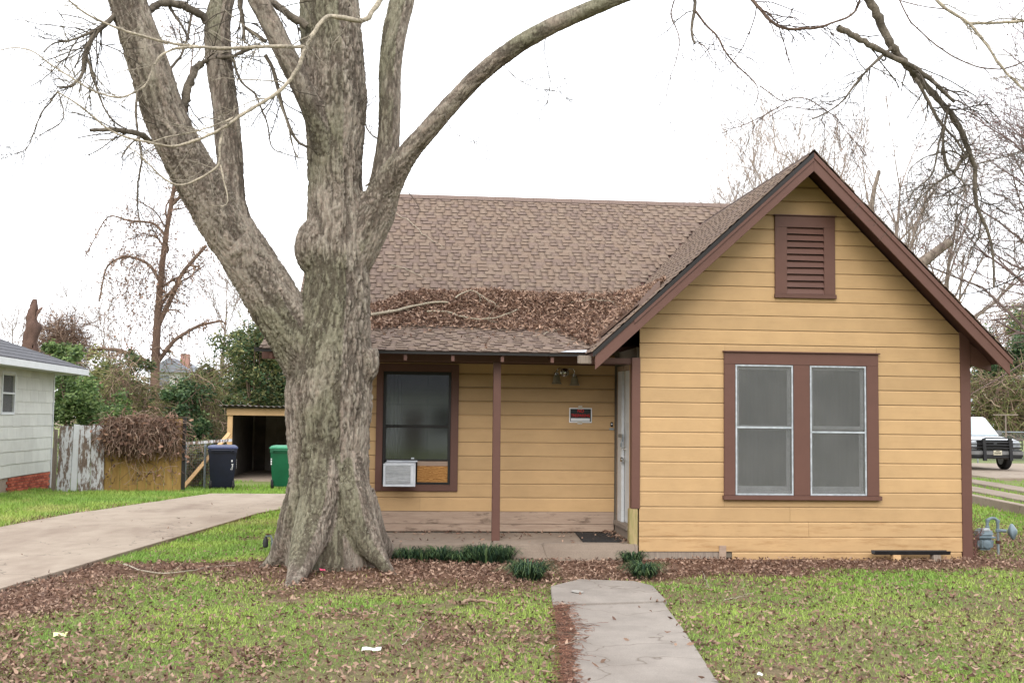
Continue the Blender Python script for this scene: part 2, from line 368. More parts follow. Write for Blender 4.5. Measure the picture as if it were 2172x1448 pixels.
def leaves(P, L, W, tilt=1.0, curl=.35, nrm=None):
    """curled leaves: 6 verts, 2 quads each; P (n,3)"""
    n = len(P); L = np.broadcast_to(L, n); W = np.broadcast_to(W, n); a = rng.uniform(0, 2*math.pi, n)
    up = rng.normal(0, 1, (n, 3))*tilt+np.array([0, 0, 1.]) if nrm is None else nrm+rng.normal(0, 1, (n, 3))*tilt
    up /= np.linalg.norm(up, axis=1)[:, None]; d = np.stack([np.cos(a), np.sin(a), rng.normal(0, .2, n)], 1); d -= up*(d*up).sum(1)[:, None]; d /= np.linalg.norm(d, axis=1)[:, None]+1e-9; s = np.cross(up, d)
    cz = (rng.uniform(-.2, 1, n)*curl*L)[:, None]; L_ = L[:, None]; W_ = W[:, None]
    V = np.stack([P-d*L_*.5+up*cz-s*W_*.18, P-d*L_*.5+up*cz+s*W_*.18, P+s*W_*.5+up*cz*.15, P-s*W_*.5+up*cz*.15, P+d*L_*.5+up*cz*1.1+s*W_*.1, P+d*L_*.5+up*cz*1.1-s*W_*.1], 1)
    b = np.arange(n)[:, None]*6; F = np.concatenate([b+np.array([[0, 1, 2, 3]]), b+np.array([[3, 2, 4, 5]])]); return V.reshape(-1, 3), F
def resample(pts, k):
    pts = np.asarray(pts, float); d = np.r_[0, np.cumsum(np.linalg.norm(np.diff(pts[:, :3], axis=0), axis=1))]; t = np.linspace(0, d[-1], k); return np.stack([np.interp(t, d, pts[:, i]) for i in range(pts.shape[1])], 1)
def smoothline(pts, k):
    pts = resample(pts, k)
    for _ in range(2): pts[1:-1] = .25*pts[:-2]+.5*pts[1:-1]+.25*pts[2:]
    return pts
def sprout(P, R, n, length, ang, up=0, wig=.12, k=6, rr=.55, tip=.25, lo=.25, lenvar=.4, rmin=.0012, droop=0):
    """children of tubes P (m,k,3): n per parent on average"""
    m, kk, _ = P.shape; N_ = max(1, int(n*m)); pi = rng.integers(0, m, N_); s = rng.uniform(lo, 1, N_)*(kk-1); i0 = np.minimum(s.astype(int), kk-2); f = (s-i0)[:, None]
    st = P[pi, i0]*(1-f)+P[pi, i0+1]*f; r0 = (R[pi, i0]*(1-f[:, 0])+R[pi, i0+1]*f[:, 0]); t = P[pi, i0+1]-P[pi, i0]; t /= np.linalg.norm(t, axis=1)[:, None]+1e-9
    q = rng.normal(0, 1, (N_, 3)); q -= t*(q*t).sum(1)[:, None]; q /= np.linalg.norm(q, axis=1)[:, None]+1e-9; a = np.radians(ang)*rng.uniform(.6, 1.3, N_)[:, None]
    d = t*np.cos(a)+q*np.sin(a); L = length*rng.uniform(1-lenvar, 1+lenvar, N_)*(1-.45*s/(kk-1)); out = [st]; p = st.copy()
    for j in range(k-1):
        d = d+rng.normal(0, wig, (N_, 3))+np.array([0, 0, up-droop*j/k]); d /= np.linalg.norm(d, axis=1)[:, None]; p = p+d*(L/(k-1))[:, None]; out.append(p)
    PP = np.stack(out, 1); r1 = np.maximum(r0*rr, rmin); RR = r1[:, None]*np.linspace(1, tip, k)[None]; return PP, np.maximum(RR, rmin*.6)

# ================================================================== GROUND
D0, PW = 14.07, 15.41                      # gable wall plane, porch wall plane
LOT = .155                                 # the lot lines run at this slope to the house
TREE = np.array([-.72, 12.8, 0.])
def drive_r(y): return -3.757+LOT*(y-11.37)
def drive_l(y): return drive_r(y)-2.98
def walk_l(y): return 1.56+.112*(y-11.6)
def walk_r(y): return 2.54+.118*(y-11.4)
def ground_z(x, y):
    x = np.asarray(x, float); y = np.asarray(y, float)
    r = np.hypot(x-TREE[0], y-TREE[1]); z = gz0(x, y)+.10*np.exp(-(r/.95)**2)
    near = ((y > 4) & (y < 30)).astype(float)
    z = z+near*(n2(x.ravel(), y.ravel(), .8, 3, 3).reshape(x.shape)-.5)*.05
    return z-.02
def cover(x, y):
    """grass density 0..1, litter density 0..1"""
    x = np.asarray(x, float); y = np.asarray(y, float); a = n2(x, y, .55, 3, 11); b = n2(x, y, 1.9, 3, 12); c = n2(x, y, 5.5, 2, 13)
    wob = (a-.5)*2.2+(b-.5)*1.3
    strip = sstep(12.0, 13.0, y+wob*1.1+.9*sstep(-.8, .2, x)*(1-sstep(2.6, 3.4, x))) * (y < 20)*(x > -3.6)
    mid = sstep(10.0, 11.8, y+wob*1.2)*sstep(-.9, .3, x+wob*.5)*(x < 2.0)*.9
    r = np.hypot(x-TREE[0], (y-TREE[1])); tr = 1-sstep(.85, 1.7, r+wob*.7)
    dd = x-drive_r(y); band = (1-sstep(.35, 1.7, dd+wob*.9))*(dd > -.05)*(1-sstep(15.5, 17, y))*sstep(4, 6, y)
    corner = (1-sstep(-2.6, -1.2, x+wob*.8+.25*(y-7)))*(y < 11)*(dd > -.05)*.55
    lit = np.maximum.reduce([strip, mid, tr*.95, band, corner, .20+.5*sstep(.52, .70, b)*sstep(.44, .62, a)+0*x])
    left = dd < -2.9                                        # strip between the drive and the pale house
    lit = np.where(left, .22+.6*(1-sstep(.1, .5, -(dd+2.98)+(b-.5)*.5)), lit)
    back = (dd > -.2) & (x < -1.2) & (y > 13.6)
    lit = np.where(back, np.maximum(.12, .9*sstep(.58, .72, b))*.8, lit)
    side = x > 7.4; lit = np.where(side & (y > 12.6), np.clip(1.0-.35*sstep(.45, .6, a+.0*x)-.55*sstep(16.5, 20, y), .15, 1), lit)
    bare = sstep(.30, .52, n2(x, y, .9, 4, 15)); g = np.clip(1.25-1.25*lit, 0, 1)*sstep(.28, .56, .55*b+.45*c+.06)*(.45+.55*bare)
    g = np.where(left | back, np.clip(1.15-lit*1.2, 0, 1)*sstep(.2, .45, b), g)
    g = np.where(~side & (y > 13.75) & (x > -1.0), 0, g)
    return g, np.clip(lit*(.55+.9*c), 0, 1)
def axis(lo, a, b, hi, st):
    n1 = 14; return np.unique(np.r_[a-np.geomspace(.5, a-lo, n1)[::-1], np.arange(a, b+st*.5, st), b+np.geomspace(.5, hi-b, n1)])
gx = axis(-400, -10, 14, 400, .11); gy = axis(-300, 5.5, 32, 500, .13)
GX, GY = np.meshgrid(gx, gy); gxx, gyy = GX.ravel(), GY.ravel(); GZ = ground_z(gxx, gyy)
gg, gl_ = cover(gxx, gyy); fine = ((gxx > -12) & (gxx < 16) & (gyy > 4) & (gyy < 32)).astype(float)
soil = np.array(srgb(118, 104, 84)[:3]); lit_c = np.array(srgb(104, 78, 64)[:3]); moss = np.array(srgb(104, 116, 62)[:3]); farg = np.array(srgb(118, 126, 78)[:3])
gc = soil[None]*(1-gl_[:, None])+lit_c[None]*gl_[:, None]; gc = gc*(1-.7*gg[:, None])+moss[None]*.7*gg[:, None]; gc = gc*fine[:, None]+farg[None]*(1-fine[:, None])
nx, ny = len(gx), len(gy); ii = np.arange((ny-1)*nx).reshape(ny-1, nx)[:, :-1].ravel()
meshnp('ground', np.stack([gxx, gyy, GZ], 1), np.stack([ii, ii+1, ii+nx+1, ii+nx], 1), 'ground', None, gc, True, 'structure')

# driveway: two poured slabs with a joint, raised edge
def slab_strip(fl, fr, ya, yb, zt, th, n=30, jag=0.0):
    ys = np.linspace(ya, yb, n); mb = MB(); P = []
    jl = (n2(ys, ys*0, 1.7, 3, 31)-.5)*jag; jr = (n2(ys, ys*0+9, 1.7, 3, 32)-.5)*jag
    for i, y in enumerate(ys):
        x0, x1 = fl(y)+jl[i], fr(y)+jr[i]; z = zt+float(gz0((x0+x1)/2, y)); P += [(x0, y, z), (x1, y, z), (x1, y, z-th), (x0, y, z-th)]
    F = [(3, 2, 1, 0), tuple(4*(n-1)+k for k in range(4))]
    for i in range(n-1):
        for k in range(4): F.append((4*i+k, 4*i+(k+1) % 4, 4*i+4+(k+1) % 4, 4*i+4+k))
    return mb.poly(P, F)
drv = slab_strip(drive_l, drive_r, -2, 20.3, .035, .12, 40, .05).build('driveway', 'drive_concrete', None, .006, kind='structure')
slab_strip(drive_l, lambda y: drive_r(y)+.25*sstep(20.3, 24, y), 20.32, 26.9, .03, .12, 20, .10).build('slab', 'drive_concrete', drv, .006)
wk = slab_strip(walk_l, walk_r, -2, 10.62, .012, .1, 30, .05).build('walkway', 'walk_concrete', None, .006, kind='structure')
mb = MB(); q = [gnd(1172, 1288), gnd(1415, 1280), gnd(1385, 1247), gnd(1345, 1237), gnd(1228, 1233), gnd(1168, 1248)]
mb.prism([(p[0], p[1], .028) for p in q], (0, 0, -.1)); mb.build('slab', 'walk_concrete', wk, .006)
ys_ = np.linspace(5.5, 10.5, 90); wd_ = .01+.08*sstep(.35, .7, n2(ys_, ys_*0+3, 1.3, 3, 61))+.05*n2(ys_, ys_*0+5, 9, 2, 62); SVV = []
for y_, w_ in zip(ys_, wd_): SVV += [(walk_l(y_)-.04, y_, .014), (walk_l(y_)+w_*.6, y_, .020), (walk_l(y_)+w_, y_, .0135)]
MB().poly(SVV, [(3*i+k, 3*i+k+1, 3*i+k+4, 3*i+k+3) for i in range(89) for k in (0, 1)]).build('soil_edge', 'soil_dark', wk)
# street behind the photographer, seen only in the window glass
MB().box(-120, 120, -13, -5.5, -.06, .012).build('road', 'asphalt', None, kind='structure')
# neighbour's ground on the far side: kerb, wheel strips, parking pad
def lotx(x0, y0): return lambda y: x0+LOT*1.1*(y-y0)
kb = slab_strip(lotx(11.9, 22.6), lotx(12.12, 22.6), 12, 34, .17, .3, 24, .03).build('kerb', 'slab_concrete', None, .01, kind='structure')
tag(kb)
slab_strip(lotx(13.75, 26), lotx(14.45, 26), 12, 38, .05, .1, 20, .06).build('path', 'slab_concrete', None, .006, kind='structure')
slab_strip(lotx(15.55, 29), lotx(16.25, 29), 12, 38, .05, .1, 20, .06).build('path', 'slab_concrete', None, .006, kind='structure')
MB().prism([(17.9, 33.4, .06), (27, 32.4, .06), (30, 46, .06), (19.5, 46, .06)], (0, 0, -.12)).build('parking_pad', 'drive_concrete', None, kind='structure')

# ================================================================== YELLOW HOUSE
house = thing('yellow_house', 'mustard yellow clapboard cottage with brown trim and front gable', 'house', (2.9, D0, 0))
APX, APZ = 4.99, 5.02; LT = (2.25, 2.503); RT = (7.51, 2.503)       # gable roof top edge
SL, SR = (APZ-LT[1])/(APX-LT[0]), (APZ-RT[1])/(RT[0]-APX)
def gable_z(x): return APZ-SL*(APX-x) if x < APX else APZ-SR*(x-APX)
EV = (14.05, 2.51); BK = (15.8, 3.03); RG = (19.5, 5.47)          # porch eave, slope break, ridge (Y, Z)
def main_z(y): return EV[1]+(y-EV[0])*(BK[1]-EV[1])/(BK[0]-EV[0]) if y < BK[0] else BK[1]+(y-BK[0])*(RG[1]-BK[1])/(RG[0]-BK[0])
RAKE_Y = 13.55
XL, XR = 2.925, 7.21
# --- backing walls with openings
def holed(x0, x1, z0, z1, y0, y1, holes):
    xs = sorted({x0, x1}|{h[0] for h in holes}|{h[1] for h in holes}); zs = sorted({z0, z1}|{h[2] for h in holes}|{h[3] for h in holes}); mb = MB()
    for i in range(len(xs)-1):
        for j in range(len(zs)-1):
            cx_, cz_ = (xs[i]+xs[i+1])/2, (zs[j]+zs[j+1])/2
            if not any(h[0] < cx_ < h[1] and h[2] < cz_ < h[3] for h in holes): mb.box(xs[i], xs[i+1], y0, y1, zs[j], zs[j+1])
    return mb
wall = holed(XL+.03, XR-.03, .0, 2.65, D0+.012, D0+.11, [(4.13, 4.89, .78, 2.40), (5.09, 5.84, .78, 2.40)])
wall.prism([(XL+.03, D0+.013, 2.65), (XR-.03, D0+.013, 2.65), (APX+.02, D0+.013, 4.72)], (0, .09, 0))
wall = wall.build('wall', 'plaster', house)
# siding boards of the gable wall: cove-topped drop siding, each its own board
def board(xa0, xa1, xb0, xb1, z0, z1, y, th=.02, wob=.0015):
    """front board: bottom edge xa0..xa1, top edge xb0..xb1; small cove at the top"""
    h = z1-z0; zc = z0+h-.024; k = (zc-z0)/h; c0, c1 = xa0+(xb0-xa0)*k, xa1+(xb1-xa1)*k; mb = MB(); w0, w1, w2 = (random.uniform(-wob, wob) for _ in range(3))
    e = .0022
    L = [(xa0, y, z0+e+w0), (xa0, y-th, z0+e+w0), (c0, y-th, zc), (c0*.5+xb0*.5, y-th*.55, z1-.010), (xb0, y-th*.28, z1-e), (xb0, y, z1-e)]
    R = [(xa1, y, z0+e+w1), (xa1, y-th, z0+e+w1), (c1, y-th, zc), (c1*.5+xb1*.5, y-th*.55, z1-.010), (xb1, y-th*.28, z1-e), (xb1, y, z1-e)]
    mb.poly(L+R, [(0, 1, 2, 3, 4, 5), (11, 10, 9, 8, 7, 6)]+[(i, (i+1) % 6, 6+(i+1) % 6, 6+i) for i in range(6)]); return mb
SP = .184
openings = [(3.992, 5.99, .722, 2.556), (4.652, 5.437, 3.246, 4.30)]
z = 2.282-12*SP
while z < 4.82:
    z0, z1 = z, z+SP
    la = max(XL, APX-(APZ-.10-z0)/SL) if z0 > 2.3 else XL; ra = min(XR-.13, APX+(APZ-.10-z0)/SR) if z0 > 2.3 else XR-.13
    lb = max(XL, APX-(APZ-.10-z1)/SL) if z1 > 2.3 else XL; rb = min(XR-.13, APX+(APZ-.10-z1)/SR) if z1 > 2.3 else XR-.13
    if z1 > APZ-.16: lb = rb = APX
    segs = [(la, ra, lb, rb)]
    for (h0, h1, hz0, hz1) in openings:
        if z1 > hz0+.006 and z0 < hz1-.006:
            s0 = segs.pop(); segs += [(s0[0], h0+.01, s0[2], h0+.01), (h1-.01, s0[1], h1-.01, s0[3])]
            if z1 > hz1+.006: board(h0+.012, h1-.012, h0+.012, h1-.012, hz1-.004, z1, D0+.002).build('siding_board', 'yellow_paint', wall)
            if z0 < hz0-.006: board(h0+.012, h1-.012, h0+.012, h1-.012, z0, hz0+.02, D0+.002).build('siding_board', 'yellow_paint', wall)
    if len(segs) == 1 and .1 < z < 3.0:                        # some long boards are spliced
        if random.random() < .3:
            s0 = segs.pop(); jx = random.uniform(s0[0]+1, s0[1]-1); segs = [(s0[0], jx-.0015, s0[2], jx-.0015), (jx+.0015, s0[1], jx+.0015, s0[3])]
    for s in segs:
        if s[1]-s[0] > .03: board(s[0], s[1], s[2], s[3], z0, z1, D0+.002).build('siding_board', 'yellow_paint_stained' if z < .42 else 'yellow_paint', wall)
    z = z1
# rotten bottom: bare skirt boards and splash strip
MB().box(XL+.02, 4.0, D0-.006, D0+.02, -.05, .072).build('skirt_board', 'grey_wood', wall)
board(4.1, XR-.14, 4.1, XR-.14, -.08, .072, D0+.002).build('siding_board', 'yellow_paint_stained', wall)
MB().box(3.93, 4.02, D0-.035, D0-.02, -.05, .15).build('skirt_block', 'bare_wood', wall, .003)
# --- corner boards
mb = MB(); mb.box(XR-.13, XR+.005, D0-.03, D0+.02, -.04, 2.86); mb.build('corner_board', 'brown_paint', house, .004)
mb = MB(); mb.box(XR-.02, XR+.03, D0+.021, D0+.16, -.04, 2.80); mb.build('corner_board', 'brown_paint', house, .004)
mb = MB(); mb.box(2.825, 2.93, D0-.04, D0+.09, .60, 2.46); mb.build('corner_board', 'brown_paint_chipped', house, .004)
mb = MB(); mb.box(2.80, 2.905, D0-.035, D0+.08, .02, .598); mb.build('corner_post', 'green_wood', house, .006)
# --- right wall, back wall, left wall, floor of the body
SIDE_T = 2.55
MB().box(XR-.02, XR+.0, D0+.17, 23.5, -.02, SIDE_T+.05).build('side_wall', 'yellow_paint', house)
MB().box(-1.18, -1.1, PW+.12, 23.5, -.02, 2.66).build('side_wall', 'yellow_paint', house)
MB().box(-1.18, XR, 23.5, 23.6, -.02, 2.7).build('back_wall', 'yellow_paint', house)
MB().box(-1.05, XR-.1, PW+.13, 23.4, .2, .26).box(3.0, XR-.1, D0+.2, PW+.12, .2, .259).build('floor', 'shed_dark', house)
MB().box(-1.1, XR-.03, D0+.12, 23.45, 2.50, 2.54).build('ceiling', 'plaster', house) if False else None
# --- porch wall
pwall = holed(-1.18, 2.93, .16, 2.62, PW+.012, PW+.11, [(-.262, .64, .79, 2.30)]).build('wall', 'plaster', house)
zs = [1.5532+.184*k for k in range(-6, 6)]; zs = [z_ for z_ in zs if z_ > .44]
for z0 in zs:
    z1 = min(z0+.184, 2.56)
    if z1-z0 < .06: continue
    segs = [(-1.17, 2.86)]
    if z1 > .718 and z0 < 2.395:
        segs = [(-1.17, -.335), (.73, 2.86)]
        if z1 > 2.41: board(-.334, .729, -.334, .729, 2.392, z1, PW+.002, .02).build('siding_board', 'yellow_paint', pwall)
        if z0 < .70: board(-.334, .729, -.334, .729, z0, .73, PW+.002, .02).build('siding_board', 'yellow_paint', pwall)
    elif random.random() < .6: jx = random.uniform(.2, 2.); segs = [(-1.17, jx-.001), (jx+.001, 2.86)]
    for s in segs: board(s[0], s[1], s[0], s[1], z0, z1, PW+.002, .02).build('siding_board', 'yellow_paint', pwall)
MB().box(-1.17, 2.86, PW-.014, PW+.01, .286, .447).build('bare_board', 'bare_wood', pwall, .002)
MB().box(-1.17, 2.86, PW-.020, PW+.01, .186, .282).build('bare_board', 'bare_wood', pwall, .002)
MB().box(-1.17, 2.86, PW-.028, PW+.004, 2.415, 2.435).build('frieze_board', 'brown_paint', pwall, .002)
# --- front double window with screens
win = MB()
win.box(3.992, 4.135, D0-.045, D0+.03, .77, 2.40); win.box(5.835, 5.99, D0-.045, D0+.03, .77, 2.40); win.box(4.885, 5.095, D0-.043, D0+.03, .77, 2.40)
win.box(3.992, 5.99, D0-.047, D0+.03, 2.40, 2.548)
win = win.build('window', 'brown_paint', house, .003)
MB().box(3.975, 6.007, D0-.075, D0+.0, 2.550, 2.566).build('window_cap', 'brown_paint', win, .003)
MB().box(3.975, 6.01, D0-.085, D0+.03, .715, .768).build('sill', 'brown_paint_chipped', win, .004)
def ring(x0, x1, z0, z1, y0, y1, t):
    return MB().box(x0, x0+t, y0, y1, z0, z1).box(x1-t, x1, y0, y1, z0, z1).box(x0+t, x1-t, y0+.0005, y1-.0005, z0, z0+t).box(x0+t, x1-t, y0+.0005, y1-.0005, z1-t, z1)
for (x0, x1, mid) in ((4.14, 4.88, 1.612), (5.10, 5.83, 1.562)):
    zz0, zz1 = .772, 2.396
    fr_ = ring(x0, x1, zz0, zz1, D0-.038, D0-.022, .02); fr_.box(x0+.02, x1-.02, D0-.037, D0-.023, mid-.011, mid+.011); fr_.build('screen_frame', 'aluminium', win, .002)
    MB().box(x0+.018, x1-.018, D0-.030, D0-.029, zz0+.018, mid-.009).box(x0+.018, x1-.018, D0-.030, D0-.029, mid+.009, zz1-.018).build('screen', 'screen', win)
    mz = (zz0+zz1)/2+.03
    ring(x0+.012, x1-.012, mz-.02, zz1-.01, D0+.012, D0+.042, .045).build('sash', 'white_paint', win, .003)
    lo_ = ring(x0+.012, x1-.012, zz0+.06, mz+.02, D0+.045, D0+.075, .048); lo_.box(x0+.02, x1-.02, D0+.0, D0+.08, zz0-.005, zz0+.058); lo_.build('sash', 'white_paint', win, .003)
    MB().box(x0+.05, x1-.05, D0+.026, D0+.029, mz+.02, zz1-.05).build('pane', 'glass', win)
    MB().box(x0+.05, x1-.05, D0+.058, D0+.061, zz0+.10, mz-.02).build('pane', 'glass', win)
    cv = MB(); xs_ = np.linspace(x0-.02, x1+.02, 40); P = [(x, D0+.16+.02*math.sin(i*1.3)+.008*math.sin(i*.6), zq) for zq in (.6, 2.5) for i, x in enumerate(xs_)]
    cv.poly(P, [(i, i+1, 41+i, 40+i) for i in range(39)]); cv.build('curtain', 'curtain', win)
# --- gable vent
vent = MB(); vent.box(4.652, 4.808, D0-.045, D0+.03, 3.30, 4.15); vent.box(5.29, 5.437, D0-.045, D0+.03, 3.30, 4.15); vent.box(4.652, 5.437, D0-.047, D0+.03, 4.15, 4.292)
vent = vent.build('gable_vent', 'brown_paint', house, .003)
MB().box(4.636, 5.453, D0-.07, D0, 4.294, 4.306).build('vent_cap', 'brown_paint', vent, .002)
MB().box(4.645, 5.448, D0-.062, D0+.03, 3.246, 3.298).build('sill', 'brown_paint', vent, .003)
MB().box(4.80, 5.30, D0+.003, D0+.008, 3.29, 4.16).build('backing', 'black_plastic', vent)
ns = 10; st_ = (4.15-3.30)/ns; sm = MB().hexa([(-.242, -.045, 0), (.242, -.045, 0), (.242, -.037, 0), (-.242, -.037, 0), (-.242, -.012, st_*.9), (.242, -.012, st_*.9), (.242, -.004, st_*.9), (-.242, -.004, st_*.9)]).mesh('slat')
for k in range(ns): o = piece('slat', sm, 'brown_paint', vent, (5.049, D0, 3.302+k*st_)); o.rotation_euler = (0, random.uniform(-.012, .012), 0)
# --- porch window
pw = MB(); y0, y1 = PW-.045, PW+.03
pw.box(-.352, -.262, y0, y1, .712, 2.40); pw.box(.64, .742, y0, y1, .712, 2.40); pw.box(-.262, .64, y0+.001, y1, 2.30, 2.40); pw.box(-.262, .64, y0+.001, y1, .712, .80)
pw = pw.build('window', 'brown_paint', house, .004, label='porch window with brown casing and dark metal sashes')
ring(-.258, .636, .804, 2.296, PW-.03, PW+.03, .028).build('window_frame', 'bronze_frame', pw, .002)
ring(-.236, .622, 1.575, 2.27, PW-.02, PW+.0, .014).build('sash', 'bronze_frame', pw, .002)
ring(-.236, .622, 1.115, 1.568, PW-.008, PW+.012, .02).build('sash', 'bronze_frame', pw, .002)
MB().box(-.232, .618, PW-.036, PW-.028, 1.556, 1.572).build('meeting_rail', 'aluminium', pw, .001) if False else None
MB().box(-.225, .610, PW-.011, PW-.008, 1.588, 2.258).build('pane', 'glass', pw)
MB().box(-.218, .604, PW+.001, PW+.004, 1.133, 1.55).build('pane', 'glass', pw)
MB().box(.205, .612, PW-.006, PW+.012, .832, 1.045).build('board_infill', 'plywood', pw)
MB().box(.205, .612, PW-.010, PW+.012, 1.047, 1.108).build('board_infill', 'bare_wood', pw)
mu = MB()
for xm in (.33,): mu.box(xm-.008, xm+.008, PW+.05, PW+.06, 1.1, 2.28)
for zm in (1.86,): mu.box(-.25, .63, PW+.051, PW+.059, zm-.008, zm+.008)
mu.build('muntin', 'bronze_frame', pw)
MB().box(-1.05, 2.8, PW+1.2, PW+1.26, .27, 2.6).build('dark_backdrop', 'shed_dark', house)  # dark panel added behind the porch window to make the room look darker
cv = MB(); xs_ = np.linspace(-.3, -.02, 24); P = [(x, PW+.16+.02*math.sin(i*1.5), zq) for zq in (.7, 2.4) for i, x in enumerate(xs_)]; cv.poly(P, [(i, i+1, 25+i, 24+i) for i in range(23)]); cv.build('curtain', 'curtain', pw)
MB().box(.12, .16, PW-.024, PW-.012, 1.137, 1.155).build('latch', 'aluminium', pw)
# --- door wall (faces left), door, jambs, step
MB().box(2.915, 2.99, D0+.1, 14.42, .1, 2.60).box(2.915, 2.99, 15.36, PW+.1, .1, 2.60).box(2.916, 2.99, 14.42, 15.36, 2.36, 2.60).build('wall', 'plaster', house)
MB().box(2.89, 2.914, D0+.1, 14.40, .1, 2.46).build('jamb', 'brown_paint', house, .003)
door = MB(); door.box(2.93, 2.968, 14.50, 15.02, .352, 2.335)
door = door.build('door', 'white_paint', house, .003)
for (a_, b_) in ((.5, 1.05), (1.15, 1.55), (1.65, 2.2)): MB().box(2.924, 2.932, 14.58, 14.94, a_, b_).build('panel', 'white_paint', door, .003)
MB().lathe((2.93, 14.955, 1.168), [(.012, 0), (.012, .03), (.03, .04), (.034, .055), (.026, .068), (.004, .072)], 18, (-1, 0, 0)).build('knob', 'chrome', door, smooth=True)
MB().lathe((2.93, 14.955, 1.304), [(.028, 0), (.028, .012), (.012, .014), (.012, .03), (.004, .031)], 18, (-1, 0, 0)).build('deadbolt', 'chrome', door, smooth=True)
hs = MB().box(2.878, 2.886, 14.93, 15.22, 1.455, 1.50); hs.box(2.87, 2.888, 14.90, 14.96, 1.40, 1.50); hs.build('hasp', 'galvanised', door, .003)
MB().tube([(2.872, 14.92, 1.43), (2.866, 14.905, 1.39), (2.866, 14.93, 1.37), (2.872, 14.945, 1.40)], .006, 8).box(2.852, 2.872, 14.90, 14.945, 1.335, 1.385).build('padlock', 'galvanised', door, .003)
MB().box(2.888, 2.928, 15.03, 15.30, .345, 2.335).build('door_casing', 'white_paint', house, .003)
MB().box(2.886, 2.929, 15.302, 15.362, .2, 2.40).build('jamb', 'bare_wood', house, .003)
MB().box(2.886, 2.929, 14.42, 14.50, .2, 2.40).build('jamb', 'fresh_wood', house, .003)
MB().box(2.887, 2.96, 14.502, 15.30, 2.337, 2.40).build('head_jamb', 'bare_wood', house, .003)
MB().box(2.84, 2.97, 14.42, 15.36, .29, .346).build('threshold', 'grey_wood', house, .006)
MB().box(2.872, 2.90, 14.40, 15.38, .172, .288).build('riser_board', 'grey_wood', house, .004)
# --- porch: slab, post, beam, rafters
MB().box(-1.12, 2.90, 13.98, PW+.0, -.1, .168).build('porch_slab', 'slab_concrete', house, .015)
MB().box(-1.12, 2.795, 13.95, 13.982, -.1, .10).build('slab_edge', 'slab_concrete', house, .01)
mb = MB(); mb.hexa([(1.131, 14.385, .165), (1.232, 14.385, .165), (1.232, 14.48, .165), (1.131, 14.48, .165), (1.129, 14.385, 2.39), (1.222, 14.385, 2.39), (1.222, 14.48, 2.39), (1.129, 14.48, 2.39)]); mb.build('porch_post', 'brown_paint', house, .005)
MB().box(-1.75, 2.30, 14.39, 14.475, 2.392, 2.512).build('porch_beam', 'brown_paint', house, .004)
MB().box(2.30, 2.93, D0+.02, D0+.06, 2.385, 2.455).box(2.30, 2.93, 14.385, 14.48, 2.39, 2.47).build('porch_beam', 'brown_paint', house, .003)
MB().box(2.10, 2.26, 13.70, 13.78, 2.36, 2.46).build('rafter', 'grey_wood', house, .006)
sl_ = (BK[1]-EV[1])/(BK[0]-EV[0])
for px_ in (-1.6, -1.0, -.42, .02, .60, 1.21, 1.83):
    MB().hexa([(px_-.02, 14.07, main_z(14.07)-.135), (px_+.02, 14.07, main_z(14.07)-.135), (px_+.02, PW+.1, main_z(PW+.1)-.15), (px_-.02, PW+.1, main_z(PW+.1)-.15), (px_-.02, 14.07, main_z(14.07)-.055), (px_+.02, 14.07, main_z(14.07)-.055), (px_+.02, PW+.1, main_z(PW+.1)-.055), (px_-.02, PW+.1, main_z(PW+.1)-.055)]).build('rafter', 'brown_paint', house, .003)
MB().box(-1.8, 2.24, 14.035, 14.048, 2.462, 2.512).build('drip_edge', 'bronze_frame', house, .002)
# --- roof decks
roof = MB()
def slab_poly(mb, P, th): mb.prism(P, (0, 0, -th))
slab_poly(roof, [(-1.72, EV[0], EV[1]-.012), (2.30, EV[0], EV[1]-.012), (4.4, BK[0], BK[1]-.012), (-1.72, BK[0], BK[1]-.012)], .04)
slab_poly(roof, [(-1.45, BK[0], BK[1]-.013), (4.4, BK[0], BK[1]-.013), (7.3, RG[0], RG[1]-.013), (-1.45, RG[0], RG[1]-.013)], .05)
slab_poly(roof, [(-1.45, RG[0], RG[1]-.013), (7.3, RG[0], RG[1]-.013), (7.6, 24.0, 2.5), (-1.45, 24.0, 2.5)], .05)
slab_poly(roof, [(4.6, BK[0]+.1, BK[1]-.1), (7.5, BK[0]+.1, 2.5), (7.3, RG[0], RG[1]-.02), (5, RG[0], RG[1]-.03)], .05)
roof = roof.build('roof', 'soffit', house)
gb = MB(); GYB = 18.9
slab_poly(gb, [(LT[0], RAKE_Y, LT[1]-.012), (APX, RAKE_Y, APZ-.012), (APX, GYB, APZ-.012), (LT[0]+.0, 14.06, LT[1]-.012)], .045)
slab_poly(gb, [(APX, RAKE_Y, APZ-.012), (RT[0], RAKE_Y, RT[1]-.012), (RT[0], 17.6, RT[1]-.012), (APX, GYB, APZ-.012)], .045)
gb.build('gable_deck', 'soffit', roof)
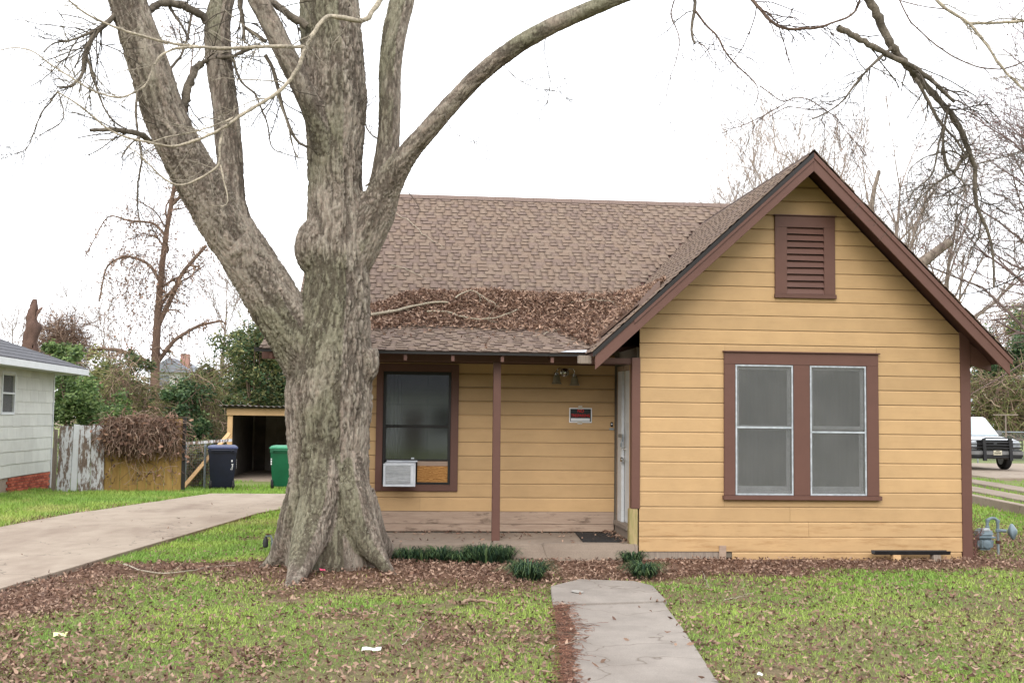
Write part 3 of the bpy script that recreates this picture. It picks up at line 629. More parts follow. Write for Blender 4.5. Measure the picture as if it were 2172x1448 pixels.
# rake boards, with a thin trim strip on top
def rake(name, a, b, zt, zb, y0, y1, mat):
    return MB().hexa([(a[0], y0, a[1]-zb), (b[0], y0, b[1]-zb), (b[0], y1, b[1]-zb), (a[0], y1, a[1]-zb), (a[0], y0, a[1]-zt), (b[0], y0, b[1]-zt), (b[0], y1, b[1]-zt), (a[0], y1, a[1]-zt)]).build(name, mat, roof, .003)
A_ = (APX, APZ)
rake('rake_board', (LT[0]+.03, gable_z(LT[0]+.03)), A_, .058, .25, RAKE_Y+.004, RAKE_Y+.028, 'brown_paint')
rake('rake_board', A_, (RT[0]-.03, gable_z(RT[0]-.03)), .058, .245, RAKE_Y+.004, RAKE_Y+.028, 'brown_paint_chipped')
rake('drip_edge', (LT[0], gable_z(LT[0])), A_, .014, .075, RAKE_Y-.014, RAKE_Y+.002, 'bronze_frame')
rake('rake_trim', (LT[0]+.5, gable_z(LT[0]+.5)), A_, .076, .125, RAKE_Y-.012, RAKE_Y+.003, 'brown_paint')
rake('rake_trim', A_, (RT[0], gable_z(RT[0])), .018, .09, RAKE_Y-.012, RAKE_Y+.003, 'brown_paint')
# lookout / rafter tail at the right eave and soffit
MB().hexa([(7.22, D0-.02, 2.44), (7.50, D0-.02, 2.36), (7.50, D0+.04, 2.36), (7.22, D0+.04, 2.44), (7.22, D0-.02, 2.72), (7.50, D0-.02, 2.50), (7.50, D0+.04, 2.50), (7.22, D0+.04, 2.72)]).build('rafter', 'brown_paint', house, .004)
MB().box(7.215, 7.48, D0+.06, 17.5, 2.46, 2.475).build('soffit', 'soffit', house)
# --- shingles
SHC = [srgb(121, 105, 93), srgb(119, 102, 90), srgb(123, 107, 94), srgb(116, 100, 90), srgb(120, 103, 90), srgb(113, 97, 88)]
EXP = .12
cells = []                                # (centre, along, up-slope, normal, half width, colour)
def lay(p_of, s0, s1, x_rng, ok, n, along, upv):
    s = s0; r = 0
    while s < s1:
        x0, x1 = x_rng(s); x = x0+random.uniform(-.25, 0); kq = random.randrange(2)
        while x < x1:
            wd = random.choice((.08, .10, .12, .15)); xa, xb = max(x, x0), min(x+wd, x1)
            if xb-xa > .03 and ok((xa+xb)/2, s): cells.append((p_of((xa+xb)/2, s), along, upv, n, xb-xa-.002, random.randrange(6), kq)); kq += 1
            x += wd
        s += EXP; r += 1
def vec(*a): v = np.array(a, float); return v/np.linalg.norm(v)
d1 = (BK[0]-EV[0], BK[1]-EV[1]); l1 = math.hypot(*d1); d2 = (RG[0]-BK[0], RG[1]-BK[1]); l2 = math.hypot(*d2)
u1, u2 = vec(0, *d1), vec(0, *d2)
def okm(x, y): return not (x > LT[0] and x < 7.6 and gable_z(x) > main_z(y)+.03)
lay(lambda x, s: np.array([x, EV[0]-.03+s*u1[1], EV[1]-.012+s*u1[2]]), 0, l1-.02, lambda s: (-1.74, 4.0), lambda x, s: okm(x, EV[0]+s*u1[1]), vec(0, -u1[2], u1[1]), np.array([1., 0, 0]), u1)
lay(lambda x, s: np.array([x, BK[0]+s*u2[1], BK[1]+s*u2[2]]), 0, l2-.1, lambda s: (-1.48, 6.5), lambda x, s: okm(x, BK[0]+s*u2[1]), vec(0, -u2[2], u2[1]), np.array([1., 0, 0]), u2)
ug = vec(APX-LT[0], 0, APZ-LT[1]); lg = math.hypot(APX-LT[0], APZ-LT[1])
lay(lambda y, s: np.array([LT[0]-.02+s*ug[0], y, LT[1]-.01+s*ug[2]]), 0, lg-.17, lambda s: (RAKE_Y-.022, GYB), lambda y, s: (y < 14.0 or LT[1]+s*ug[2] > main_z(y)-.01), vec(-ug[2], 0, ug[0]), np.array([0, -1., 0]), ug)
ur = vec(APX-RT[0], 0, APZ-RT[1]); lr_ = math.hypot(APX-RT[0], APZ-RT[1])
lay(lambda y, s: np.array([RT[0]+.02+s*ur[0], y, RT[1]-.01+s*ur[2]]), 0, lr_-.17, lambda s: (RAKE_Y-.022, 15.2), lambda y, s: True, vec(-ur[2], 0, ur[0])*-1 if False else vec(APZ-RT[1], 0, RT[0]-APX), np.array([0, 1., 0]), ur)
def shingle_box(c, al, up, nn, wd, j, raised, k=1.):
    # butt edge proud, top tucked under the next course; last four points are the cut edge
    t = (.015 if raised else .005)*k; L = EXP+.05
    b0 = c+nn*t; b1 = c+up*L+nn*.002; h = al*wd/2; g = c-nn*.004
    P = [g-h, g+h, b1+h-nn*.006, b1-h-nn*.006, b0-h, b0+h, b1+h, b1-h]; return P+[P[0], P[1], P[5], P[4]]
HF = np.array([(4, 5, 6, 7), (8, 9, 10, 11), (1, 2, 6, 5), (3, 0, 4, 7)])
EDGE = np.array(srgb(68, 56, 51)[:3])
def shcol(j): c = np.ones((12, 3))*np.array(SHC[j][:3]); c[8:] = EDGE; return c
def seen(c):  # in view and not behind the trunk or the leaf heap
    d = c-CAM; zz = d @ AF; x = PCX+FPX*(d @ AR)/zz; y = PCY-FPX*(d @ AU)/zz
    return 800 < x < 1560 and y > 415 and not (612 < y < 700) and not (x > 1240 and y > 640)
order = sorted(range(len(cells)), key=lambda i: (not (seen(cells[i][0]) and abs(cells[i][3][0]) < .1), -cells[i][4]/np.linalg.norm(cells[i][0]-CAM)))
single = set(order[:300]); SV, SC = [], []; cache = {}
for i, (c, al, up, nn, wd, j, r) in enumerate(cells):
    raised = (r % 2 == 0); pts = np.array(shingle_box(c, al, up, nn, wd, j, raised, .75 if abs(nn[0]) > .1 else 1.))
    if i in single:
        key = (round(wd, 2), j, round(up[2], 2), raised)
        if key not in cache:
            me = bpy.data.meshes.new('shingle'); me.from_pydata([tuple(p) for p in (pts-c)], [], [tuple(int(q) for q in f) for f in HF]); me.update(); a_ = me.attributes.new('Col', 'FLOAT_COLOR', 'POINT'); a_.data.foreach_set('color', np.c_[shcol(j), np.ones(12)].astype(np.float32).ravel()); cache[key] = me
        piece('shingle', cache[key], 'shingle', roof, c)
    else: SV.append(pts); SC.append(shcol(j))
SF = (np.arange(len(SV))[:, None, None]*12+HF[None]).reshape(-1, 4)
meshnp('shingles', np.concatenate(SV), SF, 'shingle', roof, np.concatenate(SC), kind='stuff')
# ridge cap
rc = MB()
for k in range(22): x = -1.45+k*.33; rc.poly([(x, RG[0]-.13, RG[1]-.065), (x+.36, RG[0]-.13, RG[1]-.07), (x, RG[0], RG[1]+.022), (x+.36, RG[0], RG[1]+.012), (x, RG[0]+.13, RG[1]-.065), (x+.36, RG[0]+.13, RG[1]-.07)], [(0, 1, 3, 2), (2, 3, 5, 4)])
rg2 = MB()
for k in range(26):
    y_ = RAKE_Y-.02+k*.2; rg2.poly([(APX-.15, y_, APZ-.125), (APX-.15, y_+.23, APZ-.135), (APX, y_, APZ+.022), (APX, y_+.23, APZ+.010), (APX+.15, y_, APZ-.13), (APX+.15, y_+.23, APZ-.14)], [(0, 1, 3, 2), (2, 3, 5, 4)])
for q_ in (rc, rg2): rco = q_.build('ridge_cap', 'shingle', roof); a_ = rco.data.attributes.new('Col', 'FLOAT_COLOR', 'POINT'); a_.data.foreach_set('color', np.tile(np.array(srgb(112, 96, 88), np.float32), len(rco.data.vertices)))
MB().poly([(1.92, 14.01, 2.515), (2.24, 14.0, 2.515), (2.27, 14.12, 2.552), (2.02, 14.06, 2.535)], [(0, 1, 2, 3)]).build('flashing', 'aluminium', roof)

# ================================================================== BIG TREE IN FRONT OF THE HOUSE
pecan = thing('shade_tree', 'massive bare tree with scaly grey bark and forked limbs before the porch', 'tree', (TREE[0], TREE[1], 0))
def limb(rows, y_of, k=None):
    """rows: (px, py, width px); y_of: depths, interpolated along the rows -> points, radii"""
    rows = np.array(rows, float); ys = np.interp(np.linspace(0, 1, len(rows)), np.linspace(0, 1, len(y_of)), y_of)
    P = np.array([at(r[0], r[1], Y=y) for r, y in zip(rows, ys)]); d = (P-CAM) @ AF; R = rows[:, 2]/2*d/FPX; return P, R
YT = 12.8
limbs = {
 'T': limb([(703, 1225, 200), (703, 1160, 186), (702, 1080, 172), (699, 1000, 170), (697, 920, 177), (697, 840, 186), (700, 770, 180), (708, 700, 158), (714, 640, 146), (716, 580, 136), (716, 520, 132), (712, 450, 122), (711, 380, 116), (711, 300, 122), (712, 220, 134), (708, 140, 134), (702, 60, 130), (696, -40, 122), (690, -160, 112), (680, -330, 90)], [YT, YT, YT-.02, YT, YT+.1, YT+.3]),
 'L1': limb([(672, 800, 120), (645, 740, 124), (612, 690, 118), (575, 630, 116), (540, 570, 112), (500, 510, 110), (462, 455, 108), (430, 400, 100), (398, 345, 96), (368, 290, 92), (342, 225, 90), (322, 160, 88), (303, 100, 84), (285, 50, 82), (268, -5, 80), (240, -110, 74), (200, -260, 62)], [YT-.02, YT-.15, YT-.3, YT-.45]),
 'L2': limb([(520, 545, 80), (500, 480, 70), (490, 420, 62), (488, 350, 58), (483, 280, 57), (476, 210, 56), (467, 150, 58), (461, 90, 58), (462, 40, 56), (470, 5, 50), (500, -80, 44), (560, -200, 34)], [YT-.25, YT+.1, YT+.4]),
 'R': limb([(722, 600, 90), (752, 540, 92), (776, 490, 92), (797, 445, 90), (815, 405, 68), (836, 365, 60), (868, 322, 46), (905, 280, 43), (950, 228, 40), (1000, 174, 39), (1050, 130, 39), (1110, 88, 38), (1170, 55, 36), (1240, 24, 34), (1310, -4, 33), (1420, -45, 32), (1560, -90, 30), (1700, -110, 27), (1800, -60, 21), (1842, -10, 15)], [YT, YT-.05, YT-.3, YT-.7, YT-1.1, 11.2, 10.8]),
 'R2': limb([(806, 420, 63), (818, 350, 52), (825, 290, 49), (827, 220, 47), (827, 150, 49), (834, 80, 52), (848, 20, 54), (862, -40, 52), (890, -180, 45)], [YT, YT+.05, YT+.2]),
 'M': limb([(700, 330, 70), (682, 275, 58), (660, 225, 50), (634, 170, 47), (606, 115, 46), (580, 60, 45), (555, 15, 44), (530, -30, 42), (480, -140, 36)], [YT-.1, YT-.35, YT-.45]),
 'rootA': limb([(660, 960, 70), (648, 1040, 84), (634, 1095, 84), (615, 1145, 70), (594, 1180, 50), (570, 1202, 30), (540, 1216, 12)], [YT-.1, YT-.05, YT+.1, YT+.2]),
 'rootB': limb([(690, 960, 70), (682, 1040, 86), (670, 1095, 86), (656, 1140, 78), (642, 1185, 60), (628, 1225, 42), (612, 1252, 24), (594, 1268, 9)], [YT-.28, YT-.4, YT-.75, YT-1.3]),
 'rootC': limb([(730, 960, 70), (742, 1040, 88), (756, 1095, 84), (776, 1140, 68), (798, 1176, 48), (818, 1202, 28), (842, 1226, 10)], [YT-.2, YT-.28, YT-.35, YT-.5]),
 'rootE': limb([(740, 1060, 120), (780, 1140, 84), (822, 1172, 40)], [YT+.2, YT+.55, YT+.8]),
 'burl': limb([(684, 455, 30), (676, 480, 66), (669, 505, 86), (666, 528, 90), (668, 552, 80), (674, 575, 56), (684, 600, 24)], [YT-.1, YT-.1]),
 'burl2': limb([(770, 745, 64), (778, 775, 62), (774, 805, 40)], [YT-.12, YT-.12]),
 'knot': limb([(676, 690, 34), (676, 704, 38), (676, 718, 30)], [YT-.36, YT-.36]),
 'knot2': limb([(872, 300, 22), (878, 293, 26), (884, 290, 20)], [YT-.35, YT-.35]),
}
mb = MB(); segA, segB, segR, segS = [], [], [], []
for nm, (P, R) in limbs.items():
    k = max(6, int(np.linalg.norm(np.diff(P, axis=0), axis=1).sum()/.06)); Q = smoothline(np.c_[P, R], k); mb.tube(Q[:, :3], Q[:, 3], 20)
    l0 = np.r_[0, np.cumsum(np.linalg.norm(np.diff(Q[:, :3], axis=0), axis=1))]; off = hash(nm) % 1 + len(segA)*.37
    for i in range(0, k-1): segA.append(Q[i, :3]); segB.append(Q[i+1, :3]); segR.append(Q[i, 3]); segS.append(l0[i]+off)
tmp = link('tree_tmp', mb.mesh('tree_tmp'), 'bark')
rm = tmp.modifiers.new('r', 'REMESH'); rm.mode = 'VOXEL'; rm.voxel_size = .0135; rm.use_smooth_shade = True
smm = tmp.modifiers.new('s', 'SMOOTH'); smm.factor = .5; smm.iterations = 22
ev = tmp.evaluated_get(bpy.context.evaluated_depsgraph_get()); me = bpy.data.meshes.new_from_object(ev); bpy.data.objects.remove(tmp, do_unlink=True); me.name = 'trunk'
nv = len(me.vertices); V = np.empty(nv*3, np.float32); me.vertices.foreach_get('co', V); V = V.reshape(-1, 3).astype(float); NR = np.empty(nv*3, np.float32); me.vertex_normals.foreach_get('vector', NR); NR = NR.reshape(-1, 3)
segA, segB, segR, segS = (np.array(a) for a in (segA, segB, segR, segS)); best = np.full(nv, 1e9); bi = np.zeros(nv, int); bt = np.zeros(nv)
for i in range(len(segA)):
    d = segB[i]-segA[i]; near = np.where(np.abs(V-segA[i]).max(1) < segR[i]*1.6+.12)[0]
    if not len(near): continue
    t = np.clip(((V[near]-segA[i]) @ d)/(d @ d), 0, 1); ds = np.linalg.norm(V[near]-(segA[i]+t[:, None]*d), axis=1)/max(segR[i], .02); b = ds < best[near]; j = near[b]; best[j] = ds[b]; bi[j] = i; bt[j] = t[b]
D = (segB-segA); LD = np.linalg.norm(D, axis=1); D = D/LD[:, None]; ctr = segA[bi]+(D[bi]*(bt*LD[bi])[:, None]); perp = V-ctr; along = segS[bi]+bt*LD[bi]
# flatten the local frame: perpendicular offsets in world axes, along-limb coordinate squeezed for long plates
wob1 = (fbm(V*2.6, 3, 40)-.5)*.10; wob2 = (fbm(V*2.6+7, 3, 43)-.5)*.10
px_b, py_b, al_b = perp[:, 0]+wob1, perp[:, 1]+wob2, along+perp[:, 2]
low = fbm(np.c_[px_b*6, py_b*6, al_b*1.6], 3, 70)
def ridge(fx, fz, s): return 1-np.abs(2*fbm(np.c_[px_b*fx, py_b*fx, al_b*fz], 3, s)-1)*2.2
rA = np.clip(ridge(15, 2.0, 72), 0, 1); rB = np.clip(ridge(28, 4.5, 75), 0, 1)          # long furrows, then shorter ones
f1, f2, idp = voro(np.c_[px_b*27, py_b*27, al_b*6.5], 50); g1, g2, id2 = voro(np.c_[px_b*46, py_b*46, al_b*22], 60)
crack = (1-sstep(.02, .22, f2-f1)); fineck = 1-sstep(.02, .2, g2-g1); fib = fbm(np.c_[perp[:, 0]*46, perp[:, 1]*46, al_b*12], 3, 81)
furrow = np.clip(.75*rA**2*sstep(.35, .6, low)+.55*rB**3+.45*crack*sstep(.3, .55, low), 0, 1)
rad = segR[bi]; amp = np.clip(rad/.3, .28, 1.0); rootz = sstep(.12, .8, V[:, 2])*.7+.3
h = (.008*idp+.006*id2-.034*furrow-.006*fineck*id2+.014*(low-.5)+.010*(fib-.5))*amp*rootz
V2 = V+NR*h[:, None]; me.vertices.foreach_set('co', V2.astype(np.float32).ravel())
c_hi = np.array(srgb(152, 144, 132)[:3]); c_md = np.array(srgb(122, 111, 100)[:3]); c_lo = np.array(srgb(56, 46, 40)[:3]); c_pk = np.array(srgb(138, 116, 106)[:3]); c_gr = np.array(srgb(104, 105, 82)[:3])
cc = c_md[None]+(c_hi-c_md)[None]*(.6*idp+.4*id2)[:, None]; pk = sstep(.6, .8, id2)[:, None]*.3; cc = cc*(1-pk)+c_pk*pk
gr = (sstep(.42, .66, fbm(V*1.3, 3, 90))*.6*(NR[:, 0] < .35))[:, None]; cc = cc*(1-gr)+c_gr*gr
fk = (.66*sstep(.2, .8, furrow))[:, None]; cc = cc*(1-fk)+c_lo*fk; cc = cc*(.8+.4*fib[:, None])
a_ = me.attributes.new('Col', 'FLOAT_COLOR', 'POINT'); c4 = np.ones((nv, 4), np.float32); c4[:, :3] = np.clip(cc, .01, 1); a_.data.foreach_set('color', c4.ravel()); me.update(); me.materials.clear(); me.materials.append(MAT['bark'])
V3 = (V2-wloc(pecan)).astype(np.float32); me.vertices.foreach_set('co', V3.ravel()); me.update()
tk = link('trunk', me, None, pecan)

# --- traced branches (crop pixels of the photograph -> places), each a part of the tree
def ca(pts): return [(x/2.715, y/2.715) for x, y in pts]
def cb(pts): return [(1400+x/2.5855, y/2.5855) for x, y in pts]
PALE, DARK, RED = srgb(160, 150, 134), srgb(100, 92, 82), srgb(100, 84, 74)
BR = []
def br(pts, w0, w1, y0, y1, c, twigs=0): BR.append((np.array(pts, float), w0, w1, y0, y1, c, twigs))
br(ca([(2230, -60), (2172, 30), (2140, 70), (2110, 125), (2000, 110), (1890, 88), (1870, 100), (1810, 180), (1760, 270), (1720, 390), (1650, 490), (1580, 550), (1480, 610), (1380, 670), (1270, 750), (1130, 810), (990, 850), (870, 822), (720, 790), (620, 745), (500, 640), (420, 580), (330, 530)]), 12, 3, 12.15, 11.3, PALE, 10)
br(ca([(1760, 272), (1600, 268), (1480, 270), (1290, 280), (1130, 270), (980, 250), (880, 225), (760, 190), (640, 150), (540, 105), (460, 60), (395, 0), (340, -60)]), 8, 3.5, 11.95, 11.2, PALE, 8)
br(ca([(1140, 270), (1060, 274), (985, 282), (910, 330), (870, 420), (850, 490), (780, 530), (700, 570), (640, 560), (520, 520), (400, 440), (300, 380), (240, 330), (180, 285), (80, 270), (0, 290)]), 6, 2.5, 11.5, 11.0, PALE, 10)
br(ca([(1282, 757), (1260, 850), (1270, 950), (1180, 1010), (1080, 1065), (1000, 1070), (930, 1020), (850, 940), (790, 870), (720, 840)]), 6.5, 2, 11.65, 11.4, PALE, 5)
br(ca([(1270, 950), (1290, 1050), (1320, 1150), (1310, 1190), (1270, 1195), (1220, 1180)]), 4, 1.2, 11.6, 11.5, PALE, 2)
br(ca([(870, 822), (950, 790), (1100, 765), (1250, 720), (1340, 680)]), 2.5, 4, 11.4, 11.7, PALE, 2)
br(ca([(680, 70), (640, 110), (560, 180), (510, 250), (480, 350), (480, 430), (430, 490), (340, 510)]), 13, 5, 12.35, 12.0, DARK, 12)
br(ca([(610, 150), (500, 200), (400, 240), (310, 240), (250, 300)]), 7, 2.5, 12.3, 12.0, DARK, 8)
br(ca([(335, 525), (290, 590), (240, 640), (200, 750), (160, 860), (100, 890), (0, 890)]), 4, 1.5, 12.0, 11.7, DARK, 8)
br(ca([(335, 525), (370, 650), (370, 700), (290, 750), (220, 780)]), 3, 1.5, 12.0, 11.8, DARK, 5)
br(ca([(500, 320), (530, 430), (560, 520), (600, 630), (660, 710), (760, 760)]), 6, 3, 12.1, 12.2, DARK, 7)
br(ca([(860, 815), (820, 775), (760, 762), (640, 745), (520, 750)]), 15, 8, 12.4, 11.9, DARK, 3)
br(ca([(790, 500), (780, 650), (790, 740), (810, 850), (820, 930), (800, 1000), (790, 1100), (790, 1200), (810, 1300)]), 6, 2.5, 12.3, 12.0, DARK, 9)
br(ca([(800, 790), (770, 815), (730, 850), (700, 910)]), 5, 3, 12.0, 11.9, DARK, 3)
br(ca([(930, 440), (960, 420), (1040, 330), (1080, 220), (1100, 100), (1110, 60)]), 6, 5, 12.6, 12.9, DARK, 5)
br(ca([(970, 30), (1050, 150), (1090, 230)]), 7, 4, 12.8, 12.8, DARK, 3)
br(ca([(760, 130), (850, 75), (900, 20), (1000, 10), (1100, 55), (1170, 100), (1230, 150)]), 15, 17, 12.5, 13.0, DARK, 3)
br(ca([(1130, 390), (1160, 365), (1200, 340), (1330, 330), (1420, 290), (1500, 260)]), 11, 6, 12.9, 12.7, DARK, 5)
br(ca([(1160, 365), (1110, 420), (1080, 520), (1060, 620), (1010, 720)]), 16, 20, 12.8, 12.6, DARK, 3)
br(ca([(1340, 330), (1370, 440), (1410, 500), (1470, 530), (1500, 620), (1540, 700), (1560, 860), (1650, 890), (1750, 915)]), 6, 1.5, 12.8, 12.6, DARK, 8)
br(ca([(1530, 320), (1560, 370), (1600, 490), (1620, 600), (1660, 720), (1720, 830), (1770, 845)]), 9, 6, 12.7, 12.5, DARK, 6)
br(ca([(1380, -40), (1385, 60), (1400, 130), (1410, 250)]), 13, 5, 12.6, 12.5, DARK, 4)
br(ca([(1400, 150), (1440, 180), (1530, 240)]), 8, 9, 12.6, 12.5, DARK, 2)
br(ca([(1480, 5), (1560, 15), (1620, 40), (1680, 100), (1760, 150)]), 15, 17, 12.5, 12.6, DARK, 3)
br([(812, 300), (790, 290), (775, 270), (770, 240), (765, 215)], 4, 3, 12.8, 12.6, DARK, 4)
br([(775, 395), (795, 380), (812, 372)], 5, 5, 12.75, 12.75, DARK, 1)
br([(1160, 60), (1153, 110), (1168, 170), (1160, 235)], 2.5, 1, 12.0, 11.9, DARK, 4)
br([(940, 235), (955, 275), (990, 300), (1040, 310)], 2, 1, 12.2, 12, DARK, 3)
br([(1060, 125), (1090, 165), (1140, 190), (1190, 195)], 2, 1, 12.0, 11.9, DARK, 4)
# right-hand drooping bough
YB = 10.8
br(cb([(1130, -20), (1180, 70), (1220, 160), (1265, 250), (1320, 320), (1400, 410), (1480, 500), (1560, 580), (1610, 650), (1660, 730), (1690, 830), (1730, 920), (1725, 1050), (1740, 1150), (1790, 1250), (1820, 1350), (1832, 1448), (1830, 1580)]), 21, 4, YB, YB+.4, DARK, 9)
br(cb([(975, 150), (1080, 205), (1180, 265), (1290, 322), (1380, 360), (1480, 430), (1560, 510), (1612, 558)]), 15, 8, YB-.1, YB+.1, DARK, 5)
br(cb([(1270, 262), (1180, 340), (1110, 410), (1050, 490), (1000, 560), (930, 610), (815, 662)]), 7, 2, YB, YB-.2, DARK, 10)
br(cb([(1400, 430), (1460, 530), (1510, 640), (1550, 690), (1620, 760), (1680, 850)]), 8, 5, YB, YB+.1, DARK, 6)
br(cb([(1590, 570), (1560, 680), (1530, 780), (1510, 900), (1490, 970), (1370, 1060), (1370, 1100)]), 6, 2.2, YB+.1, YB, DARK, 7)
br(cb([(1560, 690), (1550, 800), (1575, 940), (1620, 950), (1640, 890), (1685, 850)]), 6, 8, YB, YB+.2, DARK, 4)
br(cb([(1610, 952), (1575, 962), (1490, 1020), (1420, 1090), (1375, 1165)]), 6, 2, YB+.1, YB, DARK, 6)
br(cb([(1610, 960), (1670, 990), (1680, 1050), (1600, 1140), (1550, 1170)]), 4, 1.5, YB+.1, YB, DARK, 5)
br(cb([(1575, 950), (1585, 1040), (1600, 1150), (1640, 1230)]), 2.4, 1.2, YB+.1, YB, DARK, 3)
br(cb([(1660, 860), (1600, 820), (1450, 860), (1360, 930), (1350, 1070)]), 4, 1.6, YB+.1, YB, DARK, 5)
br(cb([(1740, 900), (1850, 870), (1996, 840)]), 3, 1.5, YB+.3, YB+.5, DARK, 4)
br(cb([(1735, 1020), (1800, 1010), (1900, 960), (2000, 900)]), 2.5, 1.2, YB+.3, YB+.5, DARK, 4)
br(cb([(1832, 1360), (1900, 1370), (1996, 1330)]), 2.5, 1.5, YB+.4, YB+.5, DARK, 4)
# twigs hanging along the top edge
br(cb([(470, -50), (500, 0), (560, 60), (610, 125), (700, 165), (800, 155), (880, 155), (940, 125), (1020, 105), (1080, 60), (1100, -20)]), 8, 4, 11.2, 10.8, RED, 10)
br(cb([(880, 160), (960, 230), (1050, 305)]), 2.2, 1.2, 11.0, 10.9, RED, 3)
br(cb([(185, -60), (190, 0), (195, 60), (170, 130), (175, 200), (190, 240)]), 9, 5, 11.6, 11.4, DARK, 2)
br(cb([(195, 62), (260, 150), (320, 200), (350, 280), (430, 370), (500, 430), (545, 480), (530, 560)]), 5, 2, 11.5, 11.2, RED, 8)
br(cb([(85, -40), (80, 0), (50, 90), (90, 150), (110, 220), (90, 330), (45, 450), (30, 580)]), 4, 1.2, 11.6, 11.4, RED, 6)
br(cb([(190, 235), (245, 245), (290, 330), (345, 405)]), 2.4, 1.2, 11.5, 11.3, RED, 3)
br(cb([(545, 470), (600, 510), (680, 570), (740, 525), (830, 550), (900, 600), (980, 650), (1000, 700), (1080, 790), (1130, 860)]), 3, 1.4, 11.2, 11.0, RED, 8)
br(cb([(690, 565), (560, 640), (430, 700), (320, 715)]), 2.6, 1, 11.1, 10.9, RED, 5)
br(cb([(600, 640), (700, 580), (820, 605), (900, 595)]), 2, 2, 11.1, 11.1, RED, 4)
br(cb([(1305, -30), (1310, 0), (1370, 120), (1500, 240), (1620, 320), (1740, 370), (1880, 385), (1996, 340), (2060, 300)]), 3.6, 3, 10.2, 10.0, RED, 3)
br(cb([(1470, -60), (1510, 0), (1580, 60), (1700, 130), (1740, 180), (1820, 290), (1880, 380), (1950, 450), (2020, 520)]), 8, 5, 10.2, 10.0, PALE, 4)
br(cb([(1700, 130), (1850, 125), (2060, 112)]), 7, 6, 10.15, 10.1, PALE, 2)
br(cb([(1320, 5), (1440, 38), (1570, 52)]), 2.6, 2.4, 10.2, 10.15, RED, 1)
allP, allR, allC = [], [], []
for pts, w0, w1, y0, y1, c, tw in BR:
    n = len(pts); ys = np.linspace(y0, y1, n); P = np.array([at(p[0], p[1], Y=y) for p, y in zip(pts, ys)]); R = np.linspace(w0, w1, n)/2*((P-CAM) @ AF)/FPX
    k = max(8, int(np.linalg.norm(np.diff(P, axis=0), axis=1).sum()/.05)); Q = smoothline(np.c_[P, R], k); jit = rng.normal(0, 1, (k, 3))*np.minimum(Q[:, 3:4]*.16, .006); jit[0] = 0; Q[:, :3] += jit; Q[:, 3] *= rng.uniform(.86, 1.16, k)
    Vt, Ft = tubes(Q[None, :, :3], Q[None, :, 3], 7 if w0 > 5 else 5); col = np.array(c[:3])[None]*np.repeat(rng.uniform(.72, 1.2, k), len(Vt)//k)[:, None]
    meshnp('branch', Vt, Ft, 'twig', pecan, col, True)
    if tw:
        K = 12; PQ = resample(Q, K); allP.append(PQ[None, :, :3]); allR.append(PQ[None, :, 3]); allC.append((tw, c))
parts = []
for P, R, (tw, c) in zip(allP, allR, allC):
    dk = np.array(c[:3])*.68
    a, ar = sprout(P, R, tw*2.3, .62, 50, -.03, .16, 7, .45, .5, .1, .6, .0034); ar = np.minimum(ar, .0075); v, f = tubes(a, ar, 3); parts.append((v, f, dk))
    b, b_r = sprout(a, ar, 3.4, .28, 48, -.01, .16, 5, .7, .6, .15, .6, .0025); v, f = tubes(b, b_r, 3); parts.append((v, f, dk))
V_, F_, C_ = join(parts); meshnp('twigs', V_, F_, 'twig', pecan, C_, kind='stuff')

# ================================================================== BACKGROUND TREES
def bare_tree(name, label, base, pts, r0, levels, col, group=None, leafcl=None, tk_n=10):
    t = thing(name, label, 'tree', base, group); Q = smoothline(np.c_[np.array(pts, float), np.linspace(r0, r0*.06, len(pts))], 16); Q[0, :3] = pts[0]
    V, F = tubes(Q[None, :, :3], Q[None, :, 3], tk_n); meshnp('trunk', V, F, 'twig', t, np.array(col[:3])[None]*np.repeat(rng.uniform(.75, 1.2, 16), tk_n)[:, None], True)
    P, R = Q[None, :, :3], Q[None, :, 3]; ps = []; last = None
    for (n, L, ang, up, wig, k, rr, rmin, droop) in levels:
        P, R = sprout(P, R, n, L, ang, up, wig, k, rr, .3, .25, .4, rmin, droop); v, f = tubes(P, R, 4 if R.max() > .02 else 3); ps.append((v, f, np.array(col[:3])*rng.uniform(.9, 1.1))); last = (P, R)
    V, F, C = join(ps); meshnp('crown', V, F, 'twig', t, C)
    if leafcl:
        n, size, cols = leafcl; P = last[0]; i = rng.integers(0, len(P), n); j = rng.integers(2, P.shape[1], n); pt = P[i, j]+rng.normal(0, .05, (n, 3)); v, f = leaves(pt, size*rng.uniform(.6, 1.3, n), size*.45*rng.uniform(.6, 1.3, n), 1.5); meshnp('dead_leaves', v, f, 'leaf_litter', t, pick(n, 6, cols), kind='stuff')
    return t
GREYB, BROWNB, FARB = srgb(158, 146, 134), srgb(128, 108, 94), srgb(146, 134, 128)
def line3(pp, ys): return [at(p[0], p[1], Y=y) for p, y in zip(pp, ys)]
DL = [srgb(112, 86, 72), srgb(134, 104, 88), srgb(92, 70, 60), srgb(150, 120, 100)]
VIN = [srgb(122, 98, 84), srgb(148, 124, 108), srgb(104, 82, 70), srgb(164, 142, 124)]
def pb(px0, px1, py0, py1, Y):
    a, b = at(px0, py1, Y=Y), at(px1, py0, Y=Y); return ((a+b)/2, (abs(b[0]-a[0])/2, max(1., abs(b[0]-a[0])*.4), abs(b[2]-a[2])/2))
